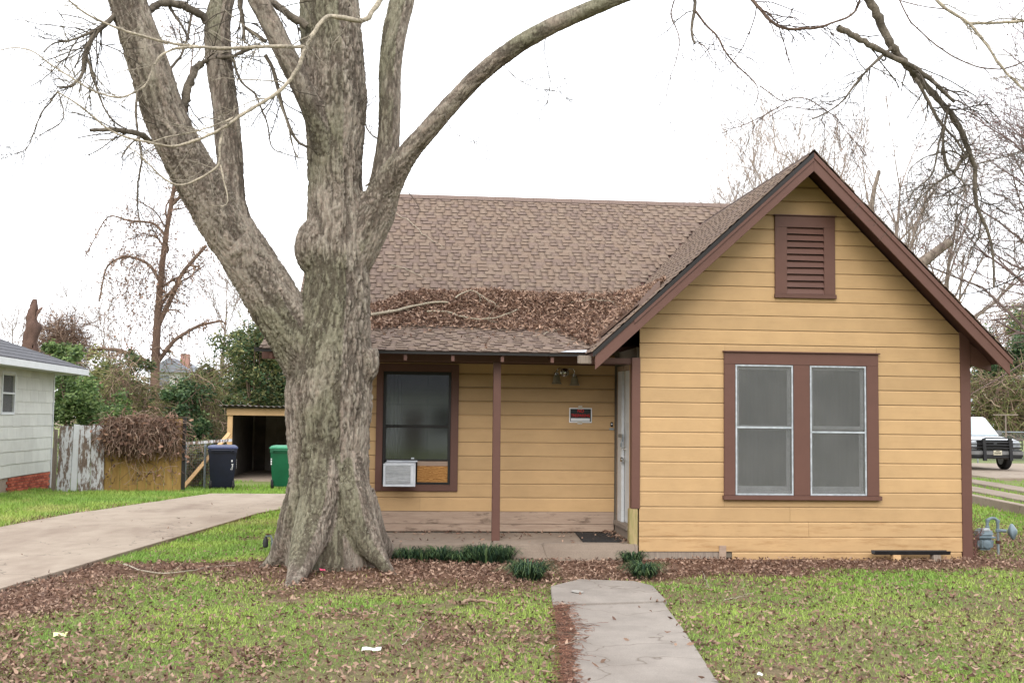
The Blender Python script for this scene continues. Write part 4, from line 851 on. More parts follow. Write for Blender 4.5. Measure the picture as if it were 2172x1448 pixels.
def strands(name, label, c, rad, n, L, r, cols, droop=.25, leafn=0, lcols=None, kind='stuff', k=8, shell=False, boxy=False):
    c = np.array(c, float); rad = np.array(rad, float); P = rng.normal(0, .45, (n, 3)); P = (rng.uniform(-1, 1, (n, 3)) if boxy else P/np.maximum(1, np.linalg.norm(P, axis=1))[:, None])*rad+c; d = rng.normal(0, 1, (n, 3)); d /= np.linalg.norm(d, axis=1)[:, None]; out = [P]
    for j in range(k-1):
        d = d+rng.normal(0, .38, (n, 3))+np.array([0, 0, -droop*.4]); d /= np.linalg.norm(d, axis=1)[:, None]; P = P+d*L/k; out.append(P)
    PP = np.stack(out, 1); PP[:, :, 2] = np.maximum(PP[:, :, 2], c[2]-rad[2]-(.5 if boxy else 0)); v, f = tubes(PP, np.full((n, k), r)*rng.uniform(.5, 1.4, (n, 1)), 3); ps = [(v, f, pick(n, k*3, cols))]
    if leafn:
        lp = PP[rng.integers(0, n, leafn), rng.integers(0, k, leafn)]+rng.normal(0, .04, (leafn, 3)); v2, f2 = leaves(lp, .1*rng.uniform(.5, 1.3, leafn), .06*rng.uniform(.5, 1.3, leafn), 1.3); ps.append((v2, f2, pick(leafn, 6, lcols)))
    V, F, C = join(ps); o = meshnp(name, V-np.array([c[0], c[1], c[2]-rad[2]]), F, 'leaf_litter', None, C); o.location = (c[0], c[1], c[2]-rad[2]); return tag(o, label, 'dead vines' if kind != 'x' else 'brush', None, kind)
# vine-hung tree behind the board fence
b0 = gnd(330, 985); yb = b0[1]+2
p = line3([(328, 1000), (326, 900), (328, 800), (330, 740), (336, 640), (345, 540), (362, 430), (390, 300), (400, 180), (415, 60)], [yb]*10); p[0][2] = float(gz0(p[0][0], yb))-.05
vt = bare_tree('vine_hung_tree', 'slim brown tree draped with dead vines behind the plank fence', p[0], p, .24, [(16, 2.6, 60, .02, .16, 8, .45, .02, .05), (10, 1.4, 55, .0, .2, 7, .5, .009, .25), (6, .9, 45, -.05, .22, 6, .6, .006, .5)], srgb(112, 92, 80), None, (5200, .075, DL))
vc, vr = pb(205, 430, 430, 770, yb); vs_o = strands('vine_strands', None, vc, vr, 520, 1.7, .007, VIN, .9, 2200, DL, k=10); vs_o.parent = vt; vs_o.location = tuple(np.array(vs_o.location)-wloc(vt)); del vs_o['category']
def free_branch(parent, pts, w0, w1, ys, c, mat='twig'):
    P = np.array(line3(pts, ys)); R = np.linspace(w0, w1, len(pts))/2*((P-CAM) @ AF)/FPX; Q = smoothline(np.c_[P, R], 18); V, F = tubes(Q[None, :, :3], Q[None, :, 3], 7); meshnp('branch', V, F, mat, parent, np.array(c[:3])[None]*np.repeat(rng.uniform(.75, 1.15, 18), 7)[:, None], True); return Q
for pts, w0, w1 in (([(333, 770), (370, 720), (420, 690), (470, 680)], 10, 5), ([(335, 690), (360, 640), (385, 580), (438, 520)], 12, 7), ([(326, 775), (290, 755), (245, 740), (190, 742)], 11, 6), ([(340, 600), (320, 560), (270, 540), (225, 560), (210, 640)], 8, 3), ([(350, 500), (330, 470), (270, 470), (230, 450), (180, 545)], 6, 2), ([(360, 440), (400, 400), (450, 380)], 7, 3)):
    Q = free_branch(vt, pts, w0, w1, [yb]*len(pts), srgb(112, 94, 82)); a, ar = sprout(Q[None, :, :3], Q[None, :, 3], 44, .8, 70, -.1, .25, 7, .4, .4, .1, .6, .008, .5); v, f = tubes(a, ar, 3); n = 420; i = rng.integers(0, len(a), n); lv, lf = leaves(a[i, rng.integers(1, 7, n)]+rng.normal(0, .06, (n, 3)), .09*rng.uniform(.6, 1.3, n), .04*rng.uniform(.6, 1.3, n), 1.5)
    meshnp('vine_strands', v, f, 'twig', vt, np.array(srgb(150, 128, 110)[:3])[None].repeat(len(v), 0), kind='stuff'); meshnp('dead_leaves', lv, lf, 'leaf_litter', vt, pick(n, 6, DL), kind='stuff')
# broken-off trunk behind the pale house
b0 = at(60, 760, Y=42); b0[2] = -.25; st = thing('tree_stump', 'tall broken-off tree trunk rising behind the pale house roof', 'stump', b0)
q = np.array(line3([(62, 900), (60, 780), (63, 720), (70, 660), (72, 640), (70, 634)], [42]*6)); q = np.r_[[b0], q]; Q = smoothline(np.c_[q, [.30, .28, .26, .23, .2, .17, .06]], 24); Q[:, :3] += rng.normal(0, .02, (24, 3)); Q[:, 3] *= rng.uniform(.85, 1.15, 24)
Q = resample(Q, 60); V, F = tubes(Q[None, :, :3], Q[None, :, 3], 16); V = V+(fbm(V*np.array([9, 9, 2.5]), 3, 7)[:, None]-.5)*.22*np.array([1, 1, .2]); meshnp('trunk', V, F, 'twig', st, np.array(srgb(96, 76, 68)[:3])[None]*(.45+1.1*fbm(V*np.array([12, 12, 3]), 3, 9))[:, None], True); free_branch(st, [(70, 690), (78, 665), (86, 655), (90, 652)], 10, 4, [42]*4, srgb(118, 96, 88))
# bare trees behind the house roof
def far_tree(px, py_top, Y, w, label, col, n=7, lean=0, name='bare_tree'):
    x = at(px, 900, Y=Y)[0]; zt = at(px, py_top, Y=Y)[2]; p = [np.array([x+lean*t*t*3+rng.normal(0, .06), Y+rng.normal(0, .1), zt*.9*t]) for t in np.linspace(0, 1, 7)]; p[0][2] = float(gz0(x, Y))-.1
    return bare_tree(name, label, p[0], p, w, [(n*2.8, zt*.40, 34, .10, .10, 7, .6, .024, 0), (7, zt*.22, 34, .07, .12, 6, .5, .012, 0), (6, zt*.11, 34, .05, .14, 5, .6, .008, 0), (2.4, .45, 36, .02, .14, 4, .7, .006, 0)], col, 'bare trees behind the yellow house')
LB = 'leafless pale tree with fine upright twigs behind the yellow house roof'
far_tree(1590, 330, 36, .16, 'slender pale leafless tree above the left slope of the gable roof', srgb(164, 150, 140), 6, .3)
far_tree(1525, 350, 37, .14, 'thin pale leafless tree just above the main roof ridge', srgb(166, 152, 142), 5, .2)
far_tree(1740, 260, 38, .22, 'tall leafless tree with fine upright twigs behind the gable peak', srgb(156, 142, 132), 6)
far_tree(1880, 300, 36, .22, "leafless tree with many upright twigs above the gable's right slope", srgb(154, 140, 130), 6, .2)
far_tree(1990, 330, 38, .18, 'twiggy leafless tree beside the pruned limb past the gable roof', srgb(152, 140, 132), 5, .3)
# pruned stub trunk poking past the roof edge
b0 = np.array([at(1880, 900, Y=30)[0], 30., 0.]); sb = thing('pruned_tree', 'thick pruned tree limb with a sawn end beyond the gable roof', 'tree', b0)
q = np.array(line3([(1890, 700), (1920, 590), (1955, 555), (1985, 535), (2015, 512)], [30]*5)); q = np.r_[[b0, b0+np.array([.02, 0, 1.])], q]; Q = smoothline(np.c_[q, [.26, .24, .2, .17, .15, .14, .12]], 26); Q[:, :3] += rng.normal(0, .012, (26, 3)); Q[:, 3] *= rng.uniform(.9, 1.12, 26); mbx = MB().tube(Q[:, :3], Q[:, 3], 10); o = mbx.build('trunk', 'dead_limb', sb, smooth=True)
q = np.array(line3([(1850, 600), (1845, 450), (1852, 390), (1865, 362)], [30]*4)); q = np.r_[[b0+np.array([-.1, 0, 1.2])], q]; MB().tube(smoothline(np.c_[q, [.2, .18, .15, .12, .03]], 16)[:, :3], np.linspace(.2, .05, 16), 9).build('limb', 'dead_limb', sb, smooth=True)
# far right tree with clinging brown leaves
def right_tree(px, Y, top_, label, col, leafn):
    x = at(px, 900, Y=Y)[0]; zt = at(px, top_, Y=Y)[2]; p = [np.array([x-.6*t, Y, zt*t]) for t in np.linspace(0, 1, 7)]
    return bare_tree('bare_tree', label, p[0], p, .2, [(22, zt*.48, 50, .03, .12, 7, .5, .024, 0), (9, zt*.27, 42, .0, .14, 6, .5, .012, 0), (6, zt*.13, 42, -.02, .16, 5, .6, .008, .1)], col, None, (leafn, .085, [srgb(110, 74, 72), srgb(92, 62, 62)]) if leafn else None)
right_tree(2360, 27, 120, 'bare tree at the lot edge with clusters of clinging brown leaves', srgb(104, 88, 84), 900)
right_tree(2290, 33, 260, 'dense twiggy leafless tree beyond the parked white vehicle', srgb(112, 98, 92), 0)
# small far bare trees on the left skyline
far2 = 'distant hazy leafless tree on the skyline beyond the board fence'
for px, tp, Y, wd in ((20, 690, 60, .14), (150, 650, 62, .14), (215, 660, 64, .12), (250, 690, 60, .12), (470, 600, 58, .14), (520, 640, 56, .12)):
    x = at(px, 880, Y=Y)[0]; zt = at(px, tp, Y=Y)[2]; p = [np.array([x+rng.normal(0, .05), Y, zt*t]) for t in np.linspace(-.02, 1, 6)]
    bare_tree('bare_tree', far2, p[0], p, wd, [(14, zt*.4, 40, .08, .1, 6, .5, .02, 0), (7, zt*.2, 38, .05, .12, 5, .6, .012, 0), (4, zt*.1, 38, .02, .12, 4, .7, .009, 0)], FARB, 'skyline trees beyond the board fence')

# ================================================================== BUSHES, BRUSH, VINES
def bush(name, label, cat, c, rad, n, size, cols, clumps=30, group=None, stems=True):
    """leaf clumps scattered through an uneven ellipsoid"""
    c = np.array(c, float); rad = np.array(rad, float); t = thing(name, label, cat, (c[0], c[1], c[2]-rad[2]), group)
    d = rng.normal(0, 1, (clumps, 3)); d /= np.linalg.norm(d, axis=1)[:, None]; cc = c+d*rad*rng.uniform(.35, 1.0, (clumps, 1)); cr = rng.uniform(.16, .34, clumps)*rad.mean()
    i = rng.integers(0, clumps, n); q = rng.normal(0, 1, (n, 3)); q /= np.linalg.norm(q, axis=1)[:, None]; P = cc[i]+q*(cr[i]*rng.uniform(.3, 1.15, n))[:, None]; P[:, 2] = np.maximum(P[:, 2], c[2]-rad[2]+.02)
    v, f = leaves(P, size*rng.uniform(.6, 1.4, n), size*.55*rng.uniform(.6, 1.4, n), .9, .3, q); cl = np.repeat(rng.uniform(.7, 1.3, clumps)[i], 6)[:, None]; meshnp('foliage', v, f, 'foliage', t, pick(n, 6, cols)*cl)
    if stems:
        m_ = 9; b = np.array([c[0], c[1], c[2]-rad[2]]); e = cc[rng.integers(0, clumps, m_)]; PP = np.stack([b+(e-b)*s+rng.normal(0, .05, (m_, 3))*(s > 0) for s in np.linspace(0, 1, 6)], 1); v, f = tubes(PP, np.tile(np.linspace(.045, .012, 6), (m_, 1)), 5); meshnp('stem', v, f, 'twig', t, np.array(srgb(110, 94, 80)[:3])[None].repeat(len(v), 0))
    return t
GRN = [srgb(78, 100, 54), srgb(96, 118, 66), srgb(62, 84, 48), srgb(118, 136, 82)]
GRD = [srgb(58, 82, 52), srgb(74, 96, 60), srgb(48, 70, 46), srgb(96, 112, 74)]
OLV = [srgb(118, 120, 72), srgb(98, 106, 64), srgb(136, 134, 88), srgb(90, 92, 58)]
def bsh(px0, px1, py0, py1, Y, label, n, size, cols, cl=34, name='bush', cat='bush'):
    c, r = pb(px0, px1, py0, py1, Y); return bush(name, label, cat, c, r, n, size, cols, cl)
bsh(105, 215, 770, 1000, 33, 'rounded dark green shrub beside the pale house corner', 9000, .10, GRN, 46)
bsh(85, 185, 710, 830, 38, 'light green shrub crown just above the pale house eave', 3500, .11, GRN[1:], 26)
bsh(175, 300, 830, 990, 35, 'low leafy green shrub behind the vine-topped fence', 4500, .10, GRN, 30)
bsh(215, 330, 720, 960, 44, 'tall olive thicket left of the vine-hung tree', 5000, .13, OLV+GRD, 40)
bsh(330, 470, 800, 1000, 41, 'dark green thicket between the vine-hung tree and carport', 7000, .12, GRD, 40)
bsh(450, 640, 650, 900, 43, 'tall evergreen shrub with yellowish leaves above the carport', 13000, .12, GRD+OLV, 50)
bsh(540, 700, 720, 900, 48, 'large evergreen shrub rising behind the big trunk', 6000, .13, GRD, 40)
bsh(-60, 120, 770, 990, 50, 'olive shrub hidden mostly behind the pale house', 2500, .14, OLV, 30)
strands('vine_mound', 'mound of tangled pinkish dead vines behind the tall stump', *pb(75, 180, 672, 800, 48), 1500, 1.5, .008, VIN, .1, 900, DL)
strands('vine_mound', 'dead brown vine thicket left of the vine-hung tree', *pb(185, 320, 760, 990, 42), 900, 1.8, .008, VIN+OLV, .4, 900, OLV+DL)
strands('vine_mound', 'dead vines hanging in the gap right of the vine-hung tree', *pb(345, 470, 780, 1000, 42), 900, 1.8, .008, VIN+OLV, .5, 900, OLV+GRD)
strands('vine_mound', 'dead vines trailing over shrubs above the carport roof', *pb(440, 620, 700, 880, 46), 700, 1.8, .008, VIN+OLV, .4, 900, OLV)
strands('vine_mound', 'low brush and brambles filling the gap behind the fences', *pb(180, 620, 800, 1000, 50), 2600, 2.2, .010, VIN+OLV, .2, 7000, OLV+GRD+DL)
bsh(150, 280, 745, 960, 46, 'pale olive shrub between the stump and the vine-hung tree', 6000, .13, OLV, 44)
bsh(385, 500, 740, 960, 52, 'grey-green shrub partly hiding the distant house', 6000, .14, OLV+GRD, 44)
# brush far right
bsh(2040, 2190, 690, 850, 56, 'dark evergreen shrub behind the parked white vehicle', 11000, .15, GRD, 40)
bsh(2110, 2260, 640, 820, 60, 'tall grey-green shrub on the slope at the lot edge', 5000, .16, GRD+OLV, 36)
strands('vine_mound', 'bank of brown dead vines behind the chain-link fence', *pb(2020, 2280, 800, 930, 54), 2000, 2.6, .014, VIN+OLV, .15, 5000, OLV+GRD+DL)
strands('vine_mound', 'pinkish tangle of dead twigs on the rise past the gable', *pb(2090, 2260, 620, 790, 66), 900, 2.4, .016, VIN, .1, 400, DL)
# distant woods closing the view, and the tree line across the street
def woods(name, label, x0, x1, y, h, n, size, cols, depth=4):
    P = np.stack([rng.uniform(x0, x1, n), y+rng.uniform(-depth, depth, n), np.zeros(n)], 1); top_ = h*(.65+.7*n2(P[:, 0], P[:, 1], .12, 3, 77)); P[:, 2] = top_*rng.uniform(-.05, 1, n)**.8
    v, f = leaves(P, size*rng.uniform(.6, 1.4, n), size*.6*rng.uniform(.6, 1.4, n), 1.2); o = meshnp(name, v, f, 'foliage', None, pick(n, 6, cols)); return tag(o, label, 'woods', None, 'stuff')
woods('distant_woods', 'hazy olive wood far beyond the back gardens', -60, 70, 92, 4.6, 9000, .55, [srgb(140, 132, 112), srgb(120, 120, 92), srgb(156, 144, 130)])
woods('street_woods', 'dark tree line on the far side of the street', -70, 70, -38, 9, 26000, 1.3, GRD, 5)

# ================================================================== PALE HOUSE NEXT DOOR
B = gnd(104, 1034); A = gnd(0, 1049); uu = (A-B)[:2]; uu /= np.linalg.norm(uu); nn_ = np.array([-uu[1], uu[0]]); nn_ = nn_ if nn_ @ (-B[:2]) > 0 else -nn_
gzb = float(B[2]); ph = thing('pale_house', 'pale grey shingle-clad house with white fascia and brick base', 'house', (B[0], B[1], gzb))
def pp(u, n, z): q = B[:2]+uu*u+nn_*n; return (q[0], q[1], gzb+z)
def pbox(u0, u1, n0, n1, z0, z1): return MB().hexa([pp(u0, n0, z0), pp(u1, n0, z0), pp(u1, n1, z0), pp(u0, n1, z0), pp(u0, n0, z1), pp(u1, n0, z1), pp(u1, n1, z1), pp(u0, n1, z1)])
HT = 2.98
pwl = MB()
for (a0, a1, b0_, b1_) in ((.02, 2.1, .0, HT), (2.1, 2.98, .0, HT), (2.98, 3.78, .0, 1.86), (2.98, 3.78, 2.76, HT), (3.78, 8, .0, HT)): pwl.hexa([pp(a0, -6.5, b0_), pp(a1, -6.5, b0_), pp(a1, -.05, b0_), pp(a0, -.05, b0_), pp(a0, -6.5, b1_), pp(a1, -6.5, b1_), pp(a1, -.05, b1_), pp(a0, -.05, b1_)])
pwl = pwl.build('wall', 'pale_siding', ph)
RH = .285; z = .42; r = 0
while z < HT-.02:
    z1 = min(z+RH, HT); u = -.02-(.3 if r % 2 else 0)
    while u < 4.6:
        ua, ub = max(u, -.02), u+.606
        if 1.86 < (z+z1)/2 < 2.76:
            if ua < 2.94 < ub: ub = 2.944
            elif ua < 3.82 < ub: ua = 3.82
        if not (ua > 2.93 and ub < 3.9 and 1.86 < (z+z1)/2 < 2.76) and ub-ua > .02:
            e = random.uniform(-.006, .006); MB().hexa([pp(ua, -.05, z+e), pp(ub-.004, -.05, z+e), pp(ub-.004, .02, z+e), pp(ua, .02, z+e), pp(ua, -.05, z1), pp(ub-.004, -.05, z1), pp(ub-.004, .002, z1+.015), pp(ua, .002, z1+.015)]).build('siding_shingle', 'pale_siding', pwl)
        u += .606
    z = z1; r += 1
BKC = [srgb(150, 74, 56), srgb(164, 86, 66), srgb(132, 62, 48), srgb(172, 96, 74)]
pbox(.0, 8, -.06, -.012, -.1, .43).build('foundation', 'slab_concrete', ph); fnd = [c for c in ph.children if c.name.startswith('foundation')][0]
bms = []
for c in BKC:
    me = MB().box(-.098, .098, -.04, .012, -.029, .029).mesh('brick', bevel=.004, seg=1); a_ = me.attributes.new('Col', 'FLOAT_COLOR', 'POINT'); a_.data.foreach_set('color', np.tile(np.array(c, np.float32), len(me.vertices))); bms.append(me)
rz = math.atan2(uu[1], uu[0])
for row in range(7):
    for k in range(15): u = .1+k*.208+(.104 if row % 2 else 0); q = pp(u, .0, -.04+row*.068); o = piece('brick', random.choice(bms), 'brick', fnd, q, rz)
wn = MB()
for (a0, a1, b0_, b1_) in ((2.93, 2.99, 1.82, 2.79), (3.77, 3.83, 1.82, 2.79), (2.99, 3.77, 2.74, 2.79), (2.99, 3.77, 1.82, 1.88), (2.99, 3.77, 2.28, 2.32)): wn.hexa([pp(a0, -.04, b0_), pp(a1, -.04, b0_), pp(a1, .03, b0_), pp(a0, .03, b0_), pp(a0, -.04, b1_), pp(a1, -.04, b1_), pp(a1, .03, b1_), pp(a0, .03, b1_)])
wn = wn.build('window', 'white_paint', ph, .003); pbox(2.98, 3.78, -.02, -.016, 1.87, 2.75).build('screen', 'screen', wn); pbox(2.9, 3.9, -.03, -.028, 1.84, 2.78).build('blind', 'curtain', wn)
pbox(.0, -.07, -.0, .03, .0, HT).build('corner_board', 'white_paint', ph, .003); pbox(-.10, -.18, -.2, .03, -.05, 1.0).build('post', 'grey_wood', ph)
OV = .68; ez, rz2 = HT+.02, HT+1.5
E0, E1, E2, E3 = pp(-OV, OV, ez), pp(9, OV, ez), pp(9, -7.2, ez), pp(-OV, -7.2, ez); R0, R1 = pp(3.2, -3.2, rz2), pp(6, -3.2, rz2)
rf = MB(); rf.poly([E0, E1, R1, R0], [(0, 1, 2, 3)]).poly([E3, E0, R0], [(0, 1, 2)]).poly([E2, E3, R0, R1], [(0, 1, 2, 3)]).poly([E1, E2, R1], [(0, 1, 2)]); rf = rf.build('roof', 'neighbour_roof', ph)
pr = MB()                                              # shingle courses on the near slope
for k in range(13):
    t0, t1 = k/13, (k+1)/13; f = lambda t, a, b: np.array(a)*(1-t)+np.array(b)*t
    a, b, c, d = f(t0, E0, R0), f(t0, E1, R1), f(t1+.01, E1, R1), f(t1+.01, E0, R0); lift = np.array([0, 0, .012]); pr.poly([a+lift*2, b+lift*2, c+lift, d+lift, a, b, c, d], [(0, 1, 2, 3), (4, 5, 1, 0), (7, 4, 0, 3), (5, 6, 2, 1)])
pr.build('shingle_courses', 'neighbour_roof', rf, kind='stuff')
def fas(p, q, h=.15, th=.03): return MB().bar(np.array(p)-np.array([0, 0, h/2+.004]), np.array(q)-np.array([0, 0, h/2+.004]), th, h)
fas(E0, E1).build('fascia', 'white_paint', ph, .003); fas(E0, E3).build('fascia', 'white_paint', ph, .003)
MB().poly([np.array(p)-np.array([0, 0, .13]) for p in (E0, E1, E2, E3)], [(0, 1, 2, 3)]).build('soffit', 'pale_siding', ph)

# ================================================================== FENCES, CARPORT, BINS
def upright(px0, px1, pt, pbm, Y, th, z_b=None):
    a, b = at(px0, pbm, Y=Y), at(px1, pbm, Y=Y); t = at((px0+px1)/2, pt, Y=Y); zb = float(gz0(a[0], Y))-.05 if z_b is None else z_b
    return a[0], b[0], zb, t[2]
FY = 28.0
f0 = at(165, 1038, Y=FY); fence = thing('board_fence', 'short fence of wide boards with peeling white paint beside pale house', 'fence', (f0[0], FY, float(gz0(f0[0], FY))))
for (p0, p1, pt, mt, dy) in ((119, 148, 902, 'peeling_white', 0), (149, 162, 899, 'white_paint', .03), (164, 190, 901, 'peeling_white', -.01), (191, 219, 899, 'peeling_white', .02)):
    x0, x1, zb, zt = upright(p0, p1, pt, 1040, FY+dy, .02); sk_ = random.uniform(-.03, .03); MB().hexa([(x0, FY+dy, zb), (x1, FY+dy, zb), (x1, FY+dy+.025, zb), (x0, FY+dy+.025, zb), (x0+sk_, FY+dy, zt), (x1+sk_, FY+dy, zt-.02), (x1+sk_, FY+dy+.025, zt-.02), (x0+sk_, FY+dy+.025, zt)]).build('board', mt, fence, .003)
x0, x1, zb, zt = upright(116, 220, 930, 1040, FY, .02)
for zq in (.35, 1.2): MB().box(x0, x1, FY+.06, FY+.10, zb+zq, zb+zq+.09).build('rail', 'grey_wood', fence, .003)
for px_ in (112, 218): a = at(px_, 1040, Y=FY+.08); MB().box(a[0]-.04, a[0]+.04, FY+.11, FY+.19, zb, zb+1.5).build('post', 'grey_wood', fence, .004)
f0 = at(300, 1030, Y=FY); pf = thing('panel_fence', 'ochre plank fence panel half covered by dead vines', 'fence', (f0[0], FY, float(gz0(f0[0], FY))))
xa, xb, zb, zt = upright(216, 384, 884, 1032, FY+.1, .02); nb = 9
for k in range(nb):
    w_ = (xb-xa)/nb; MB().box(xa+k*w_+.004, xa+(k+1)*w_-.004, FY+.1+random.uniform(-.006, .006), FY+.12, zb+random.uniform(0, .03), zt-.05+random.uniform(-.05, .02)).build('plank', 'panel_wood', pf, .003)
for zq in (.35, 1.25): MB().box(xa, xb, FY+.127, FY+.17, zb+zq, zb+zq+.09).build('rail', 'panel_wood', pf, .003)
MB().box(xb, xb+.08, FY+.06, FY+.15, zb, zt).build('post', 'bronze_frame', pf, .004)
ctr_, rr_ = pb(222, 378, 886, 938, FY); vm = strands('vine_mass', 'thick mat of brown dead vines slumped over the ochre fence panel', ctr_, (rr_[0], .2, rr_[2]), 1700, .62, .006, VIN, .7, 1700, DL, k=9, boxy=True)
ctr_, rr_ = pb(225, 380, 930, 1025, FY-.05); strands('vine_strands', 'loose vine strands hanging down the ochre fence panel', ctr_, (rr_[0], .08, rr_[2]), 70, .8, .005, VIN, .7, 60, DL)
# rough wire fence with dead growth between panel and carport
wf = thing('wire_fence', 'sagging wire fence choked with dead vines next to the carport', 'fence', (at(420, 1035, Y=30)[0], 30, -.18))
xa, xb = at(388, 1035, Y=30)[0], at(478, 1035, Y=30)[0]
for x in (xa+.05, (xa+xb)/2, xb): MB().tube([(x, 30, -.3), (x, 30, .95)], .025, 8).build('post', 'galvanised', wf)
wm = MB()
for k in range(16): z_ = -.15+k*.07; wm.tube([(xa, 30, z_), ((xa+xb)/2, 30.02, z_-.02), (xb, 30, z_)], .002, 3)
for k in range(20): x = xa+(xb-xa)*k/19; wm.tube([(x, 30.003, -.18), (x, 30.003, .92)], .002, 3)
wm.build('wire_mesh', 'galvanised', wf)
ctr_, rr_ = pb(388, 450, 935, 1035, 30.5); strands('vine_strands', 'dry weeds and vines in the wire fence behind the navy bin', ctr_, (rr_[0], .2, rr_[2]), 650, .6, .006, VIN+OLV, .3, 350, DL+OLV)
a, b = at(394, 940, Y=29.7), at(492, 933, Y=29.7); mb = MB().bar(a, b, .03, .07); top('loose_rail', 'weathered white rail lying across the top of the wire fence', 'plank', mb, 'peeling_white', (a+b)/2)
a, b = gnd(388, 1036), at(487, 918, Y=30.3); mb = MB().bar(a+np.array([0, 0, .02]), b, .035, .11, (1, 0, .6)); top('leaning_plank', 'pale bare plank leaning behind the navy bin against the carport post', 'plank', mb, 'fresh_wood', a)

# carport / shed
GYF = 35.0; gzc = -.25
c0 = at(540, 1016, Y=GYF); cp = thing('carport', 'low yellow carport shed with rusty corrugated roof and dark interior', 'shed', (c0[0], GYF, gzc))
xl = at(477, 1016, Y=GYF)[0]; xr_ = xl+4.6; zh0, zh1 = 1.69, 1.90
MB().box(xl, xr_, GYF-.02, GYF+.03, zh0, zh1).build('header_board', 'yellow_paint', cp, .004)
MB().box(xl+.02, xl+.17, GYF+.04, GYF+.14, gzc-.05, zh1-.02).build('post', 'yellow_paint', cp, .004)
MB().box(xr_-.17, xr_-.02, GYF+.04, GYF+.14, gzc-.05, zh1-.02).build('post', 'yellow_paint', cp, .004)
MB().box(xl-.0, xl+.03, GYF+.15, GYF+6, gzc, zh1).build('wall', 'shed_dark', cp); MB().box(xr_-.03, xr_, GYF+.15, GYF+6, gzc, zh1).build('wall', 'shed_dark', cp)
sw = MB().box(xl+.03, xr_-.03, GYF+5.9, GYF+6, gzc, zh1).build('wall', 'shed_grey', cp)
for k in range(12): x = xl+.1+k*.38; MB().box(x, x+.37, GYF+5.86, GYF+5.9, gzc, zh1).build('board', 'shed_grey' if k % 3 else 'shed_dark', sw)
MB().box(xl+.03, xr_-.03, GYF+.0, GYF+5.9, gzc-.1, gzc+.04).build('floor_slab', 'slab_concrete', cp)
cr = MB(); n = 120; xs_ = np.linspace(xl-.25, xr_+.25, n); P = []
for y_, z_ in ((GYF-.3, 1.975), (GYF+6.2, 1.90)):
    for i, x in enumerate(xs_): P.append((x, y_, z_+.018*math.sin(i*2*math.pi/4)+.012*math.sin(i*.13)))
    for i, x in enumerate(xs_): P.append((x, y_, z_+.018*math.sin(i*2*math.pi/4)-.006+.012*math.sin(i*.13)))
F = [(i, i+1, 2*n+i+1, 2*n+i) for i in range(n-1)]+[(n+i, n+i+1, 3*n+i+1, 3*n+i) for i in range(n-1)]+[(i, i+1, n+i+1, n+i) for i in range(n-1)]; cr.poly(P, F); cr.build('corrugated_roof', 'corrugated', cp)
for y_ in (GYF-.1, GYF+2, GYF+4): MB().box(xl-.1, xr_+.1, y_, y_+.06, 1.903, 1.955).build('purlin', 'shed_dark', cp)

def wheelie(name, label, c, w_, d_, h_, body, lid, rz=0):
    t = thing(name, label, 'bin', c); c = np.array(c, float)
    def P(x, y, z): return (c[0]+x*math.cos(rz)-y*math.sin(rz), c[1]+x*math.sin(rz)+y*math.cos(rz), c[2]+z)
    mb = MB(); hh = h_*.90; rows = [(.78, .74, .06), (.80, .78, .12), (.97, .97, hh-.09), (1.0, 1.0, hh-.09), (1.0, 1.0, hh)]; pts = []
    for sx, sy, z_ in rows:
        for ix, iy in ((-1, -1), (1, -1), (1, 1), (-1, 1)): pts.append(P(ix*sx*w_/2, iy*sy*d_/2+(1-sy)*.1*0, z_))
    F = [(3, 2, 1, 0), (16, 17, 18, 19)]
    for i in range(4):
        for k in range(4): F.append((4*i+k, 4*i+(k+1) % 4, 4*i+4+(k+1) % 4, 4*i+4+k))
    bd = mb.poly(pts, F).build('body', body, t, .022, True)
    lp = []
    for ix, iy, z_ in ((-1.06, -1.04, hh+.002), (1.06, -1.04, hh+.002), (1.06, 1.06, hh+.002), (-1.06, 1.06, hh+.002), (-1.06, -1.04, hh+.045), (1.06, -1.04, hh+.045), (1.06, 1.06, hh+.045), (-1.06, 1.06, hh+.045), (-.86, -.8, hh+.095), (.86, -.8, hh+.095), (.86, .8, hh+.095), (-.86, .8, hh+.095)): lp.append(P(ix*w_/2, iy*d_/2, z_))
    MB().poly(lp, [(3, 2, 1, 0), (8, 9, 10, 11)]+[(4*i+k, 4*i+(k+1) % 4, 4*i+4+(k+1) % 4, 4*i+4+k) for i in range(2) for k in range(4)]).build('lid', lid, t, .012, True)
    MB().tube([P(-w_*.40, -d_/2-.06, hh-.03), P(w_*.40, -d_/2-.06, hh-.03)], .016, 8).box(c[0]-w_*.42, c[0]-w_*.38, c[1]-d_/2-.07, c[1]-d_/2, c[2]+hh-.06, c[2]+hh-.01).box(c[0]+w_*.38, c[0]+w_*.42, c[1]-d_/2-.07, c[1]-d_/2, c[2]+hh-.06, c[2]+hh-.01).build('handle', body, t)
    ax = np.array([math.cos(rz), math.sin(rz), 0])
    for s in (-1, 1):
        wl = MB().lathe(P(s*w_*.40-.03, -d_*.36, .12), [(.05, 0), (.115, .003), (.12, .012), (.12, .048), (.115, .057), (.05, .06)], 20, ax).build('wheel', 'tyre', t, smooth=True)
        MB().lathe(P(s*w_*.40-.033, -d_*.36, .12), [(.03, 0), (.03, .066)], 12, ax).build('hub', 'grey_trim', wl)
    MB().tube([P(-w_*.36, -d_*.36, .12), P(w_*.36, -d_*.36, .12)], .011, 8).build('axle', 'galvanised', t)
    return t, P, bd
bl = gnd(470, 1037); nbin, PB, bd = wheelie('wheeled_bin', 'navy blue wheeled bin with domed lid standing at the drive end', bl, .70, .78, 1.13, 'navy_plastic', 'navy_lid', .16)
mk = MB()                                              # white markings on the bin's side
